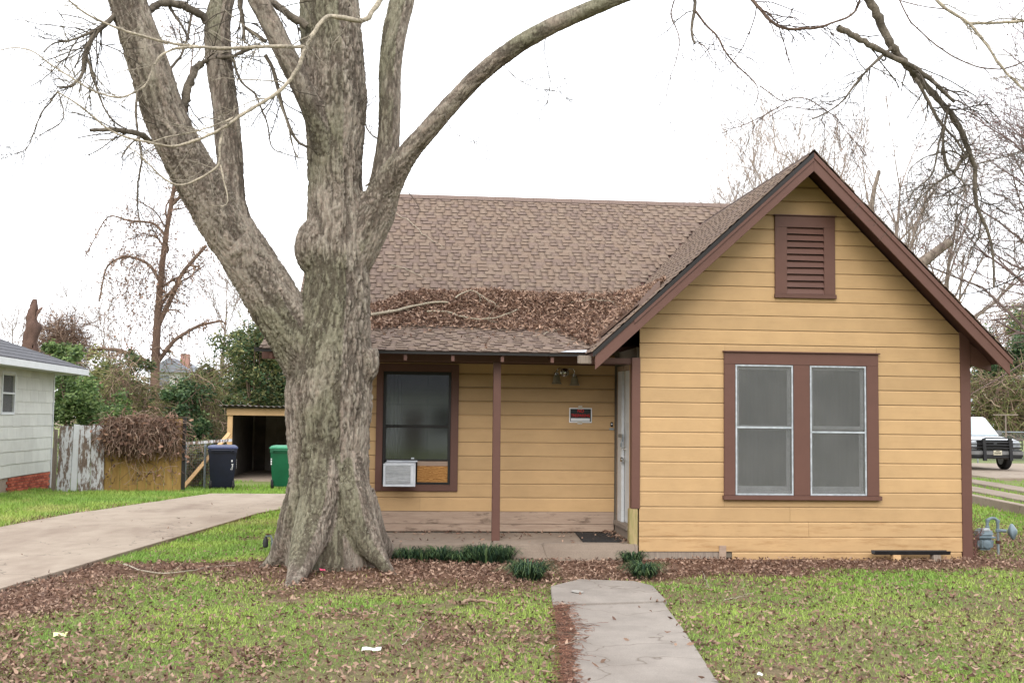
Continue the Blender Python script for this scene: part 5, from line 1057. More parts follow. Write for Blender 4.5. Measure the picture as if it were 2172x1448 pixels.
for k, (dz, wd) in enumerate(((.72, .035), (.67, .05), (.62, .04), (.57, .05), (.53, .03))):
    q = [PB(.338, -.16+wd, dz), PB(.338, -.16-wd, dz), PB(.341, -.16-wd*.9, dz+.03), PB(.341, -.16+wd, dz+.03)]; mk.prism(q, (.006, 0, 0))
for k, (dx, dz, wd, hh_) in enumerate(((.215, .70, .03, .05), (.218, .63, .045, .02), (.235, .585, .02, .04), (.222, .55, .035, .02), (.232, .505, .012, .03), (.205, .505, .012, .03))): q = [PB(dx, -.378, dz), PB(dx+wd, -.378, dz), PB(dx+wd, -.384, dz+hh_), PB(dx, -.384, dz+hh_)]; mk.prism(q, (0, -.004, 0))
mk.build('marking', 'sign_white', bd)
bl = gnd(601, 1035); gbin, PG, bd = wheelie('wheeled_bin', 'green wheeled bin with paler lid partly behind the big trunk', bl, .62, .72, 1.13, 'green_plastic', 'green_plastic_pale', -.05)
mk = MB()
for dz, hh_ in ((.62, .04), (.68, .05), (.75, .03)): q = [PG(-.285, -.352, dz), PG(-.255, -.352, dz), PG(-.255, -.358, dz+hh_), PG(-.285, -.358, dz+hh_)]; mk.prism(q, (0, -.004, 0))
mk.build('marking', 'sign_white', bd)

# far house on the left skyline
fh = np.array([at(385, 840, Y=70)[0], 70., -.3]); far = thing('far_house', 'distant pale house with grey roof and brick chimney beyond the trees', 'house', fh)
def fp(px, py, y=70.): q = at(px, py, Y=y); return (q[0], y, q[2])
x0, x1 = fp(345, 0)[0], fp(425, 0)[0]; zt = fp(0, 784)[2]; zr = fp(0, 752)[2]
MB().box(x0, x1, 70, 76, -.3, zt).build('wall', 'far_wall', far); MB().prism([(x0-.2, 69.6, zt), (x1+.2, 69.6, zt), ((x0+x1)/2, 69.6, zr)], (0, 7, 0)).build('roof', 'far_slate', far)
xc = fp(408, 0)[0]; MB().box(xc-.25, xc+.25, 71, 71.6, zt, fp(0, 742)[2]).build('chimney', 'far_brick', far)
MB().box(x0+.5, x0+1.1, 69.96, 69.99, zt-.9, zt-.2).build('window', 'far_slate', far)

# grey house across the street, seen mirrored in the porch window
oh = thing('grey_house', 'grey house across the street mirrored in the porch window', 'house', (1.5, -28, 0))
MB().box(-5, 8, -36, -28, -.05, 2.9).build('wall', 'far_wall', oh); MB().prism([(-5.6, -27.4, 2.9), (-5.6, -36.6, 2.9), (-5.6, -32, 5.0)], (14.2, 0, 0)).build('roof', 'neighbour_roof', oh)
for x0_, x1_, z0_, z1_ in ((-2.2, -.9, .9, 2.2), (1.5, 2.9, .9, 2.2), (5.2, 6.6, .9, 2.2)): MB().box(x0_, x1_, -28.02, -27.94, z0_, z1_).build('window', 'bronze_frame', oh)
MB().box(.1, 1.0, -28.02, -27.95, 0, 2.1).build('door', 'soffit', oh)

# ================================================================== RIGHT SIDE: VEHICLE, CHAIN-LINK, CLOTHES POST
vx, vy = 20.85, 38.9; suv = thing('parked_suv', 'white sport utility vehicle with black grille guard on the neighbouring drive', 'car', (vx, vy+2.4, .06))
def prof(mb, pts, x0, x1): return mb.prism([(x0, y, z) for y, z in pts], (x1-x0, 0, 0))
W2 = .97; z0 = .06
body = MB(); prof(body, [(vy+.05, z0+.48), (vy+.02, z0+.98), (vy+.12, z0+1.06), (vy+1.35, z0+1.18), (vy+4.95, z0+1.18), (vy+5.05, z0+.9), (vy+5.0, z0+.42), (vy+.3, z0+.40)], vx-W2, vx+W2); bdy = body.build('body', 'car_white', suv, .05, True, seg=3)
cab = MB(); y_a, y_b = vy+1.32, vy+5.0; cab.hexa([(vx-W2+.03, y_a, z0+1.17), (vx+W2-.03, y_a, z0+1.17), (vx+W2-.03, y_b, z0+1.17), (vx-W2+.03, y_b, z0+1.17), (vx-W2+.2, y_a+.78, z0+1.88), (vx+W2-.2, y_a+.78, z0+1.88), (vx+W2-.2, y_b-.2, z0+1.88), (vx-W2+.2, y_b-.2, z0+1.88)]); cab.build('cabin', 'car_white', suv, .05, True, seg=3)
def wpt(t, s): return np.array([vx+s*((W2-.03)*(1-t)+(W2-.2)*t-.09), y_a+.78*t, z0+1.17+.71*t])
ws = MB().prism([wpt(.07, -1), wpt(.07, 1), wpt(.92, 1), wpt(.92, -1)], (0, -.02, .018)); m = N('windscreen'); m.base(srgb(186, 202, 208)); MAT['windscreen'] = m.fin(.12, .6); ws.build('windscreen', 'windscreen', suv)
for s in (-1, 1):
    MB().prism([(vx+s*(W2-.035), y_a+.5, z0+1.24), (vx+s*(W2-.035), y_b-.4, z0+1.24), (vx+s*(W2-.17), y_b-.5, z0+1.78), (vx+s*(W2-.17), y_a+.85, z0+1.78)], (s*.012, 0, 0)).build('side_window', 'windscreen', suv)
    hl = MB().box(vx+s*.80-.15, vx+s*.80+.15, vy-.015, vy+.1, z0+.82, z0+1.0).build('headlight', 'aluminium', suv, .02)
    MB().box(vx+s*.80-.16, vx+s*.80+.16, vy-.02, vy+.05, z0+.755, z0+.81).build('turn_signal', 'grey_trim', suv, .01)
    MB().box(vx+s*(W2+.14)-.12, vx+s*(W2+.14)+.12, y_a+.42, y_a+.55, z0+1.20, z0+1.40).build('mirror', 'grey_trim', suv, .03)
    for yw in (vy+.95, vy+4.0):
        wl = MB().lathe((vx+s*(W2-.12)-.13, yw, z0+.37), [(.2, 0), (.34, .005), (.37, .04), (.37, .22), (.34, .255), (.2, .26)], 26, (1, 0, 0)).build('wheel', 'tyre', suv, smooth=True); MB().lathe((vx+s*(W2-.12)-.135, yw, z0+.37), [(.2, 0), (.2, .27)], 18, (1, 0, 0)).build('rim', 'aluminium', wl, smooth=True)
MB().box(vx-.66, vx+.66, vy-.03, vy+.06, z0+.74, z0+1.07).build('grille', 'black_plastic', suv, .015)
bp = MB().box(vx-W2-.02, vx+W2+.02, vy-.16, vy+.25, z0+.42, z0+.72).build('bumper', 'black_plastic', suv, .05, True); MB().box(vx-W2, vx+W2, vy-.172, vy-.1, z0+.55, z0+.68).build('bumper_trim', 'grey_trim', bp, .01)
pl = MB().box(vx-.155, vx+.155, vy-.20, vy-.185, z0+.54, z0+.70).build('number_plate', 'plate', suv, .004)
mk = MB()
for k in range(6): x = vx-.12+k*.042; mk.box(x, x+.024, vy-.204, vy-.201, z0+.575, z0+.64)
mk.box(vx-.07, vx+.07, vy-.204, vy-.201, z0+.665, z0+.685); mk.build('plate_lettering', 'bronze_frame', pl)
MB().box(vx-.06, vx+.06, vy-.04, vy-.03, z0+.935, z0+.965).build('badge', 'aluminium', suv)
gd = MB()
for s in (-1, 1): gd.prism([(vx+s*.48-.055, vy-.26, z0+.34), (vx+s*.48-.055, vy-.16, z0+.34), (vx+s*.48-.055, vy-.08, z0+1.08), (vx+s*.48-.055, vy-.18, z0+1.13)], (.11, 0, 0))
for z_ in (.78, .88, .98): gd.tube([(vx-.48, vy-.17, z0+z_), (vx+.48, vy-.17, z0+z_)], .03, 8)
gd.tube([(vx-.48, vy-.18, z0+.46), (vx+.48, vy-.18, z0+.46)], .03, 8)
gd.tube([(vx-.56, vy-.13, z0+1.03), (vx-.42, vy-.12, z0+1.13), (vx+.42, vy-.12, z0+1.13), (vx+.56, vy-.13, z0+1.03)], .024, 8)
for s in (-1, 1):
    for z_ in (.80, .92, 1.05): gd.tube([(vx+s*.48, vy-.15, z0+z_), (vx+s*.9, vy-.13, z0+z_), (vx+s*1.04, vy+.06, z0+z_)], .018, 8)
    gd.tube([(vx+s*.98, vy-.06, z0+.72), (vx+s*.98, vy-.06, z0+1.08)], .018, 8)
gd.build('grille_guard', 'black_plastic', suv, smooth=True)
# chain-link fence: woven wires
cf = thing('chain_link_fence', 'galvanised chain-link fence behind the white vehicle', 'fence', (25, 46, 0)); xa, xb, fz = 21.5, 31.0, 1.36
for x in np.arange(xa, xb+.1, 2.4): MB().tube([(x, 46, -.1), (x, 46, fz+.04)], .03, 8).build('post', 'galvanised', cf)
MB().tube([(xa, 46, fz), (xb, 46, fz)], .024, 8).build('top_rail', 'galvanised', cf)
wm = []; n = 120; P0 = np.linspace(xa-fz, xb, n); PP = np.stack([np.stack([P0, np.full(n, 46.02), np.zeros(n)], 1), np.stack([P0+fz, np.full(n, 46.02), np.full(n, fz)], 1)], 1); PQ = PP.copy(); PQ[:, 0, 2], PQ[:, 1, 2] = fz, 0; PQ[:, :, 1] += .008
v, f = tubes(np.concatenate([PP, PQ]), np.full((2*n, 2), .004), 3); meshnp('wire_mesh', v, f, 'galvanised', cf, kind='stuff')
tp = at(2133, 880, Y=43.5); mb = MB().tube([(tp[0], 43.5, -.05), (tp[0], 43.5, tp[2])], .028, 8).tube([(tp[0]-.52, 43.5, tp[2]), (tp[0]+.52, 43.5, tp[2]+.01)], .022, 8); top('clothes_post', 'rusty T-shaped clothes line post by the chain-link fence', 'post', mb, 'grey_wood', (tp[0], 43.5, 0))
# white eave corner of a shed past the house corner
q = at(2062, 848, Y=40); sh = thing('white_shed', 'corner of a small white metal shed roof beyond the house corner', 'shed', (q[0]-1.2, 40.5, 0)); MB().box(q[0]-2.6, q[0]-.2, 40.3, 42.5, -.05, q[2]-.05).build('wall', 'far_wall', sh); MB().hexa([(q[0]-2.8, 40, q[2]+.2), (q[0], 40, q[2]-.06), (q[0], 42.8, q[2]-.06), (q[0]-2.8, 42.8, q[2]+.2), (q[0]-2.8, 40, q[2]+.3), (q[0]+.02, 40, q[2]+.04), (q[0]+.02, 42.8, q[2]+.04), (q[0]-2.8, 42.8, q[2]+.3)]).build('roof', 'aluminium', sh)
# service cable from the gable roof
a = at(2012, 622, Y=17); b = at(2240, 540, Y=9); s_ = np.linspace(0, 1, 14)[:, None]; L_ = a*(1-s_)+b*s_; L_[:, 2] -= (4*s_*(1-s_)*.12)[:, 0]; mb = MB().tube(L_, .007, 6); top('service_cable', 'black overhead cable running from the gable roof into the branches', 'cable', mb, 'cable', a)

# ================================================================== SMALL THINGS ON AND BY THE HOUSE
# gas meter
gm = thing('gas_meter', 'grey gas meter with regulator disc beside the brown corner board', 'gas meter', (7.5, 14.5, 0)); gy = 14.5
mc = at(2086, 1150, Y=gy); cxm = mc[0]
MB().hexa([(cxm-.10, gy-.085, .05), (cxm+.10, gy-.085, .05), (cxm+.10, gy+.085, .05), (cxm-.10, gy+.085, .05), (cxm-.115, gy-.095, .21), (cxm+.115, gy-.095, .21), (cxm+.115, gy+.095, .21), (cxm-.115, gy+.095, .21)]).build('case', 'meter_grey', gm, .035, True, seg=3)
MB().box(cxm-.125, cxm+.125, gy-.105, gy+.105, .205, .225).build('flange', 'meter_grey', gm, .008, True)
MB().hexa([(cxm-.115, gy-.095, .224), (cxm+.115, gy-.095, .224), (cxm+.115, gy+.095, .224), (cxm-.115, gy+.095, .224), (cxm-.085, gy-.07, .325), (cxm+.085, gy-.07, .325), (cxm+.085, gy+.07, .325), (cxm-.085, gy+.07, .325)]).build('case_top', 'meter_grey', gm, .025, True, seg=3)
MB().box(cxm-.06, cxm+.05, gy-.09, gy-.03, .30, .335).build('index', 'aluminium', gm, .008)
MB().lathe((cxm, gy-.088, .13), [(.05, 0), (.055, .012), (.03, .02), (.002, .022)], 16, (0, -1, 0)).build('badge', 'meter_grey', gm, smooth=True)
xp = cxm+.20; PT = [(cxm+.055, gy, .30), (cxm+.055, gy, .40), (cxm+.075, gy, .445), (cxm+.12, gy, .46), (xp-.04, gy, .455), (xp-.005, gy, .43), (xp, gy, .38), (xp, gy, .30)]
MB().tube(PT, .020, 10).build('pipe', 'meter_grey', gm, smooth=True); MB().tube([(xp, gy, .32), (xp, gy, -.06)], .018, 10).build('riser', 'galvanised', gm, smooth=True)
for c_, r_ in (((cxm+.055, gy, .34), .03), ((cxm+.06, gy, .43), .027), ((xp, gy, .42), .027), ((xp, gy, .30), .032), ((xp, gy, .15), .034)): MB().lathe(c_, [(r_*.8, -.02), (r_, -.015), (r_, .015), (r_*.8, .02)], 8).build('fitting', 'meter_grey' if c_[2] > .2 else 'rust', gm)
MB().tube([(xp, gy, .30), (xp+.10, gy-.03, .295)], .022, 10).build('valve', 'meter_grey', gm, smooth=True)
MB().lathe((xp+.19, gy-.02, .285), [(.03, -.06), (.05, -.045), (.095, -.02), (.105, -.006), (.105, .006), (.09, .02), (.05, .04), (.03, .055)], 24, (.75, -.6, .1)).build('regulator', 'meter_grey', gm, smooth=True)
# black gutter section resting on blocks against the wall
a, b = at(1852, 1176, Y=13.90), at(2012, 1177, Y=13.90); zc = .075; L0, L1 = a[0], b[0]; mb = MB(); mb.poly([(x, y, z_) for x in (L0, L1) for y, z_ in ((13.85, .06), (13.95, .06), (13.965, .105), (13.952, .105), (13.94, .07), (13.86, .07), (13.848, .105), (13.835, .105))], [tuple(range(7, -1, -1)), tuple(range(8, 16))]+[(i, (i+1) % 8, 8+(i+1) % 8, 8+i) for i in range(8)])
top('gutter_piece', 'loose black plastic gutter length lying against the yellow gable wall', 'gutter', mb, 'black_plastic', ((L0+L1)/2, 13.9, .06))
for xq, lb in ((L0+.28, 'small pale wood block under the left end of the black gutter'), (L1-.18, 'small grey wood block under the right end of the black gutter')): top('wood_block', lb, 'block', MB().box(xq-.05, xq+.05, 13.83, 13.93, -.02, .058), 'fresh_wood' if xq < 6.3 else 'grey_wood', (xq, 13.88, -.02), bevel=.004)
# window air conditioner
ac = thing('air_conditioner', 'white window air conditioner jutting from the porch window', 'air conditioner', (-.02, 15.2, .80)); q0, q1 = at(814, 983, Y=15.0), at(880, 1031, Y=15.0); yb_ = PW+.1
cs = MB().hexa([(q0[0], 15.0, q1[2]), (q1[0], 15.0, q1[2]), (q1[0]+.015, yb_, q1[2]+.012), (q0[0]+.015, yb_, q1[2]+.012), (q0[0], 15.0, q0[2]), (q1[0], 15.0, q0[2]), (q1[0]+.015, yb_, q0[2]+.012), (q0[0]+.015, yb_, q0[2]+.012)]).build('casing', 'ac_white', ac, .008)
ring(q0[0]-.004, q1[0]+.004, q1[2]-.004, q0[2]+.004, 14.988, 15.0, .026).build('bezel', 'ac_white', ac, .004)
MB().box(q0[0]+.03, q1[0]-.06, 14.994, 14.999, q1[2]+.03, q0[2]-.03).build('coil', 'ac_fin', ac)
fm = MB().box(-.165, .155, -.004, .002, -.003, .003).mesh('fin')
for k in range(16): zf = q1[2]+.035+k*(q0[2]-q1[2]-.075)/15; o = piece('fin', fm, 'ac_white', ac, ((q0[0]+q1[0])/2-.008, 14.990, zf)); o.rotation_euler = (random.uniform(-.3, .3), random.uniform(-.012, .012), 0); o.scale = ((q1[0]-q0[0]-.09)/.32, 1, 1)
MB().box(q1[0]-.055, q1[0]-.024, 14.992, 14.999, q1[2]+.028, q0[2]-.028).build('side_panel', 'ac_white', ac)
mb = MB(); mb.box(-.20, .205, PW-.06, PW-.02, 1.10, 1.116)
for k in range(24): x = -.195+k*.0168; mb.box(x, x+.009, PW-.066, PW-.061, 1.098, 1.118)
mb.build('top_rail', 'ac_white', ac)
# porch lamp
lc = np.array([2.172, PW-.018, 2.318]); pl_ = thing('porch_lamp', 'two-shade chrome wall lamp under the porch roof', 'lamp', lc)
MB().lathe(lc, [(.055, 0), (.058, .008), (.05, .016), (.03, .024), (.02, .05), (.004, .055)], 24, (0, -1, 0)).build('back_plate', 'chrome', pl_, smooth=True)
for s in (-1, 1):
    xs = lc[0]+s*.122; zt = 2.30-.004*s*2; MB().tube([(lc[0]+s*.02, lc[1]-.03, 2.325), (lc[0]+s*.05, lc[1]-.07, 2.365), (lc[0]+s*.095, lc[1]-.10, 2.37), (xs, lc[1]-.10, 2.335), (xs, lc[1]-.10, zt)], .006, 8).build('arm', 'chrome', pl_, smooth=True)
    MB().lathe((xs, lc[1]-.10, zt-.03), [(.014, .035), (.028, .03), (.03, .0)], 16).build('socket', 'chrome', pl_, smooth=True)
    MB().lathe((xs, lc[1]-.10, zt-.15), [(.072, 0), (.062, .012), (.052, .04), (.046, .08), (.036, .11), (.026, .122), (.022, .118), (.042, .075), (.048, .04), (.058, .012), (.068, .001)], 24).build('shade', 'lamp_glass', pl_, smooth=True)
# warning sign
def text(body_, size, x, y, z, parent, mat, name='lettering', w_=None):
    cu = bpy.data.curves.new('t', 'FONT'); cu.body = body_; cu.size = size; cu.align_x = 'CENTER'; cu.align_y = 'CENTER'; cu.offset = size*.012; to = bpy.data.objects.new('t', cu); COL.objects.link(to); ev_ = to.evaluated_get(bpy.context.evaluated_depsgraph_get()); me = bpy.data.meshes.new_from_object(ev_); bpy.data.objects.remove(to, do_unlink=True)
    vv = np.empty(len(me.vertices)*3, np.float32); me.vertices.foreach_get('co', vv); vv = vv.reshape(-1, 3); k = 1 if w_ is None else w_/(vv[:, 0].max()-vv[:, 0].min()); out = np.stack([x+vv[:, 0]*k, np.full(len(vv), y), z+vv[:, 1]], 1)-wloc(parent); me.vertices.foreach_set('co', out.astype(np.float32).ravel()); me.materials.clear(); me.update(); return link(name, me, mat, parent)
sg = thing('warning_sign', 'black and red no trespassing sign taped to the porch wall', 'sign', (2.392, PW-.026, 1.742)); sy = PW-.026
MB().box(2.238, 2.548, sy-.003, sy, 1.642, 1.842).build('sheet', 'sign_white', sg, .001); MB().box(2.252, 2.534, sy-.0045, sy-.0031, 1.657, 1.829).build('field', 'sign_black', sg); MB().box(2.262, 2.518, sy-.006, sy-.0046, 1.663, 1.703).build('blank_box', 'sign_white', sg)
text('NO', .062, 2.393, sy-.0062, 1.800, sg, 'sign_red', w_=.085); text('TRESPASSING', .05, 2.393, sy-.0062, 1.738, sg, 'sign_red', w_=.255)
MB().box(2.36, 2.415, sy-.0075, sy-.0062, 1.822, 1.872).build('tape', 'tape', sg); MB().box(2.35, 2.415, sy-.0075, sy-.0062, 1.622, 1.66).build('tape', 'tape', sg)
db = thing('doorbell', 'small brown doorbell button beside the front door', 'doorbell', (2.82, PW-.02, 1.59)); MB().box(2.803, 2.838, PW-.034, PW-.019, 1.594, 1.656).build('plate', 'bronze_frame', db, .004); MB().lathe((2.82, PW-.034, 1.628), [(.011, 0), (.010, .006), (.003, .008)], 14, (0, -1, 0)).build('button', 'sign_white', db); MB().box(2.79, 2.85, PW-.024, PW-.019, 1.548, 1.576).build('tag', 'galvanised', db)
# door mat
m0 = [(2.32, 15.30), (2.25, 14.22), (2.75, 14.20), (2.84, 15.28)]; mb = MB().prism([(x, y, .170) for x, y in m0], (0, 0, .014)); top('door_mat', 'black rubber door mat on the porch slab by the door', 'mat', mb, 'rubber_mat', (2.54, 14.75, .170), bevel=.004)
# spigot with a black valve by the tree
q = gnd(572, 1165); q[0] -= .02; sp = thing('garden_spigot', 'old pipe spigot with black hose fitting left of the big trunk', 'spigot', q); MB().tube([q+np.array([.045, 0, -.05]), q+np.array([.045, 0, .13]), q+np.array([.03, 0, .17]), q+np.array([0, -.02, .175]), q+np.array([-.03, -.03, .17])], .014, 8).build('pipe', 'galvanised', sp, smooth=True); MB().lathe(q+np.array([-.03, -.03, .03]), [(.02, 0), (.034, .01), (.034, .09), (.022, .115), (.014, .14)], 14).build('fitting', 'black_plastic', sp, smooth=True); MB().lathe(q+np.array([-.005, -.02, .19]), [(.03, 0), (.032, .008), (.012, .014)], 8).build('handle', 'rust', sp); MB().tube([q+np.array([.12, .1, -.05]), q+np.array([.118, .1, .32])], .012, 8).build('stake', 'meter_grey', sp)
# litter
def scrap(label, px, py, w_, l_, mat, rz, name='paper_scrap'):
    g = gnd(px, py); z_ = float(ground_z(np.array([g[0]]), np.array([g[1]]))[0]); n = 6; xs_ = np.linspace(-w_/2, w_/2, n); ys_ = np.linspace(-l_/2, l_/2, n); P = []
    for y in ys_:
        for x in xs_: P.append((g[0]+x*math.cos(rz)-y*math.sin(rz), g[1]+x*math.sin(rz)+y*math.cos(rz), z_+.03+.012*abs(math.sin(x*30+y*13+px))+.008*math.sin(y*40)))
    F = [(j*n+i, j*n+i+1, j*n+n+i+1, j*n+n+i) for j in range(n-1) for i in range(n-1)]; mb = MB().poly(P, F); mb.poly([(p[0], p[1], p[2]-.002) for p in P], [tuple(reversed(f)) for f in F]); return top(name, label, 'litter', mb, mat, (g[0], g[1], z_))
scrap('crumpled pale yellow paper on the lawn near the driveway', 128, 1350, .10, .06, 'paper_lime', .3)
scrap('white folded paper scrap lying in the middle of the lawn', 788, 1378, .14, .045, 'paper_white', -.1)
scrap('bright pink plastic scrap at the foot of the big tree', 684, 1226, .06, .05, 'paper_pink', .4)
scrap('white scrap of litter on the lawn right of the walkway', 1612, 1438, .035, .03, 'paper_white', .9)
g = gnd(343, 1030); top('pale_block', 'small pale block lying in the grass before the ochre fence', 'block', MB().hexa([(g[0]-.12, g[1], g[2]), (g[0]+.1, g[1]-.05, g[2]), (g[0]+.1, g[1]+.08, g[2]), (g[0]-.12, g[1]+.1, g[2]), (g[0]-.12, g[1], g[2]+.09), (g[0]+.1, g[1]-.05, g[2]+.05), (g[0]+.1, g[1]+.08, g[2]+.05), (g[0]-.12, g[1]+.1, g[2]+.09)]), 'white_paint', g, bevel=.006)
g = gnd(1225, 1262); top('shell_plate', 'broken white plate rim lying on the walkway end', 'litter', MB().lathe((g[0], g[1], .032), [(.02, 0), (.05, .002), (.062, .006), (.06, .008), (.045, .004)], 20, (.05, -.05, 1)), 'shed_grey', (g[0], g[1], .03))
# sticks on the lawn and branches on the roof
def stick(label, pts, w0, w1, z_of, mat='twig', c=PALE, name='fallen_branch', tw=2):
    P = np.array([z_of(*p) for p in pts]); R = np.linspace(w0, w1, len(P))/2; Q = smoothline(np.c_[P, R], 14); Q[1:-1, :3] += rng.normal(0, .006, (12, 3)); v, f = tubes(Q[None, :, :3], Q[None, :, 3], 6); ps = [(v, f, np.array(c[:3]))]
    a, ar = sprout(Q[None, :, :3], Q[None, :, 3], tw, .28, 40, .02, .12, 5, .6, .5, .2, .5, .002); v, f = tubes(a, ar, 3); ps.append((v, f, np.array(c[:3])*.9)); V, F, C = join(ps); b = P.mean(0); o = meshnp(name, V-b, F, 'twig', None, C); o.location = tuple(b); return tag(o, label, 'branch')
def lawn(px, py): g = gnd(px, py); g[2] = float(ground_z(np.array([g[0]]), np.array([g[1]]))[0])+.035; return g
stick('curved pale fallen branch lying on the litter beside the driveway', [(262, 1200), (300, 1212), (340, 1220), (400, 1215), (445, 1203), (500, 1205)], .018, .008, lawn)
stick('grey root-like stick curving over the leaves left of the walkway', [(975, 1283), (1000, 1276), (1030, 1280), (1055, 1285)], .045, .018, lawn, c=srgb(140, 118, 100))
stick('thin white forked twig standing out of the grass before the gable', [(1490, 1213), (1497, 1235), (1505, 1250)], .008, .006, lawn)
stick('thin bare twig lying on the grass right of the walkway', [(1535, 1275), (1570, 1268), (1600, 1258)], .008, .004, lawn)
stick('dry stalk lying on the lawn in front of the tree', [(850, 1372), (875, 1350), (900, 1325)], .008, .004, lawn)
stick('pale curved stick against the left edge of the walkway', [(1165, 1385), (1185, 1370), (1205, 1366)], .010, .006, lawn)
def on_roof(lift):
    def f(px, py):
        best_ = None
        for (p0, n_) in ((np.array([0, EV[0], EV[1]]), vec(0, -d1[1], d1[0])), (np.array([0, BK[0], BK[1]]), vec(0, -d2[1], d2[0])), (np.array([LT[0], 14, LT[1]]), vec(-(APZ-LT[1]), 0, APX-LT[0]))):
            r_ = ray(px, py); t = ((p0-CAM) @ n_)/(r_ @ n_); q = CAM+t*r_
            ok = (n_[0] == 0 and p0[1] == EV[0] and EV[0]-.05 <= q[1] <= BK[0]) or (n_[0] == 0 and p0[1] == BK[0] and BK[0] <= q[1] <= RG[0]) or (n_[0] != 0 and q[0] > LT[0] and q[1] > RAKE_Y and q[2] >= main_z(q[1])-.02)
            if ok and (best_ is None or t < best_[0]): best_ = (t, q+n_*lift)
        return best_[1] if best_ else np.array([1., EV[0], EV[1]])
    return f
stick('thick grey fallen branch lying across the roof leaves by the trunk', [(785, 690), (835, 682), (870, 668), (905, 661), (950, 660)], .05, .028, on_roof(.14), c=srgb(160, 150, 132))
stick('bent grey fallen branch along the lower edge of the roof leaves', [(905, 677), (940, 673), (965, 682), (990, 694), (1030, 697), (1065, 690), (1095, 672)], .034, .014, on_roof(.12), c=srgb(156, 146, 128), tw=4)
stick('forked twiggy fallen branch on the middle of the roof leaf heap', [(965, 655), (985, 640), (1005, 636), (1025, 655), (1050, 668)], .022, .010, on_roof(.17), c=srgb(160, 150, 132), tw=6)
stick('pale thin branch on the roof leaves toward the gable', [(1210, 662), (1250, 655), (1285, 660), (1320, 657)], .014, .007, on_roof(.16), tw=5)
stick('long thin dead twig hanging on the upper roof beside the limb', [(832, 453), (870, 472), (905, 508), (940, 528)], .014, .006, on_roof(.03), tw=2)
stick('small dead twig lying on the mid roof shingles', [(830, 565), (860, 573), (905, 595)], .014, .006, on_roof(.03), tw=2)
stick('tiny white twig near the lower valley of the roof', [(1152, 715), (1165, 706), (1185, 703)], .014, .006, on_roof(.03), tw=2)

# ================================================================== LEAVES, GRASS, LILYTURF
LEAFC = [srgb(130, 104, 88), srgb(110, 86, 73), srgb(152, 126, 109), srgb(92, 71, 61), srgb(156, 130, 112), srgb(120, 92, 77)]
# heap of leaves caught in the roof valley
px_ = np.array([785, 820, 850, 900, 960, 1030, 1100, 1180, 1260, 1330, 1380, 1412]); ptop = np.array([655, 645, 632, 621, 626, 617, 627, 630, 630, 624, 612, 597]); pbot = np.array([700, 697, 693, 694, 694, 700, 702, 704, 738, 748, 690, 620])
n = 19000; sx_ = rng.uniform(785, 1412, n); tt = np.interp(sx_, px_, ptop); bb = np.interp(sx_, px_, pbot); edge = np.where(sx_ > 1262, 750-(sx_-1262)*.947-4, 9999); bb = np.minimum(bb, edge); vv = rng.uniform(0, 1, n); sy_ = tt+(bb-tt)*vv+rng.normal(0, 2.2, n)+np.where(rng.uniform(0, 1, n) < .06, rng.uniform(0, 34, n), 0)
pile = np.sin(np.clip(vv, 0, 1)*math.pi)**.6; fr0 = on_roof(0.)
PL = np.array([fr0(a, b) for a, b in zip(sx_, sy_)]); mound = (.02+.15*pile*(.5+n2(PL[:, 0], PL[:, 1], 1.6, 3, 5)))*np.interp(sx_, [785, 900, 1300, 1400], [.8, 1, 1, .5]); PL[:, 2] += mound*rng.uniform(.55, 1.0, n)
keep = (PL[:, 2] > 2.4) & (PL[:, 1] > 14.0); PL = PL[keep]; n = len(PL); v, f = leaves(PL, .060*rng.uniform(.5, 1.4, n), .024*rng.uniform(.6, 1.4, n), .75, .5); ps = [(v, f, pick(n, 6, LEAFC+[LEAFC[2], LEAFC[4]], .25)*1.1)]
# packed core under the loose leaves
nu, nvv = 70, 10; core = []
for i in range(nu):
    x = 785+(1400-785)*i/(nu-1); t_, b_ = np.interp(x, px_, ptop)+4, min(np.interp(x, px_, pbot)-3, 750-(x-1262)*.947-6 if x > 1262 else 9999)
    for j in range(nvv): w_ = j/(nvv-1); q = on_roof(.0)(x, t_+(b_-t_)*w_); q[2] += -.01+.10*math.sin(math.pi*w_)**.6; core.append(q)
F = [(i*nvv+j, i*nvv+j+1, (i+1)*nvv+j+1, (i+1)*nvv+j) for i in range(nu-1) for j in range(nvv-1)]; ps.append((np.array(core), np.array(F), np.array(LEAFC[1][:3])*.8)); V, F, C = join(ps); tag(meshnp('roof_leaf_heap', V, F, 'leaf_litter', None, C), 'heap of dead brown leaves caught across the lower roof', 'leaves', None, 'stuff')
# scattered leaves on the ground
def in_view(x, y, mx=60):
    d = np.stack([x, y, np.zeros_like(x)], 1)-CAM; zz = d @ AF; u = PCX+FPX*(d @ AR)/zz; v = PCY-FPX*(d @ AU)/zz; return (u > -mx) & (u < 2172+mx) & (v < 1448+mx) & (zz > 1)
def blocked(x, y): return ((x > -1.6) & (x < 7.22) & (y > 13.97)) | ((x > 2.9) & (x < 7.22) & (y > 14.05)) | (np.hypot(x-TREE[0], y-TREE[1]) < .42)
def on_drive(x, y): return (x > drive_l(y)) & (x < drive_r(y)) & (y < 26.9)
def on_walk(x, y): return (x > walk_l(y)) & (x < walk_r(y)) & (y < 11.75)
N0 = 330000; x = rng.uniform(-9, 13, N0); y = 6.6+(24-6.6)*rng.uniform(0, 1, N0)**1.5; g_, l_ = cover(x, y); near = np.clip((12./y)**1.2, .2, 1.6)
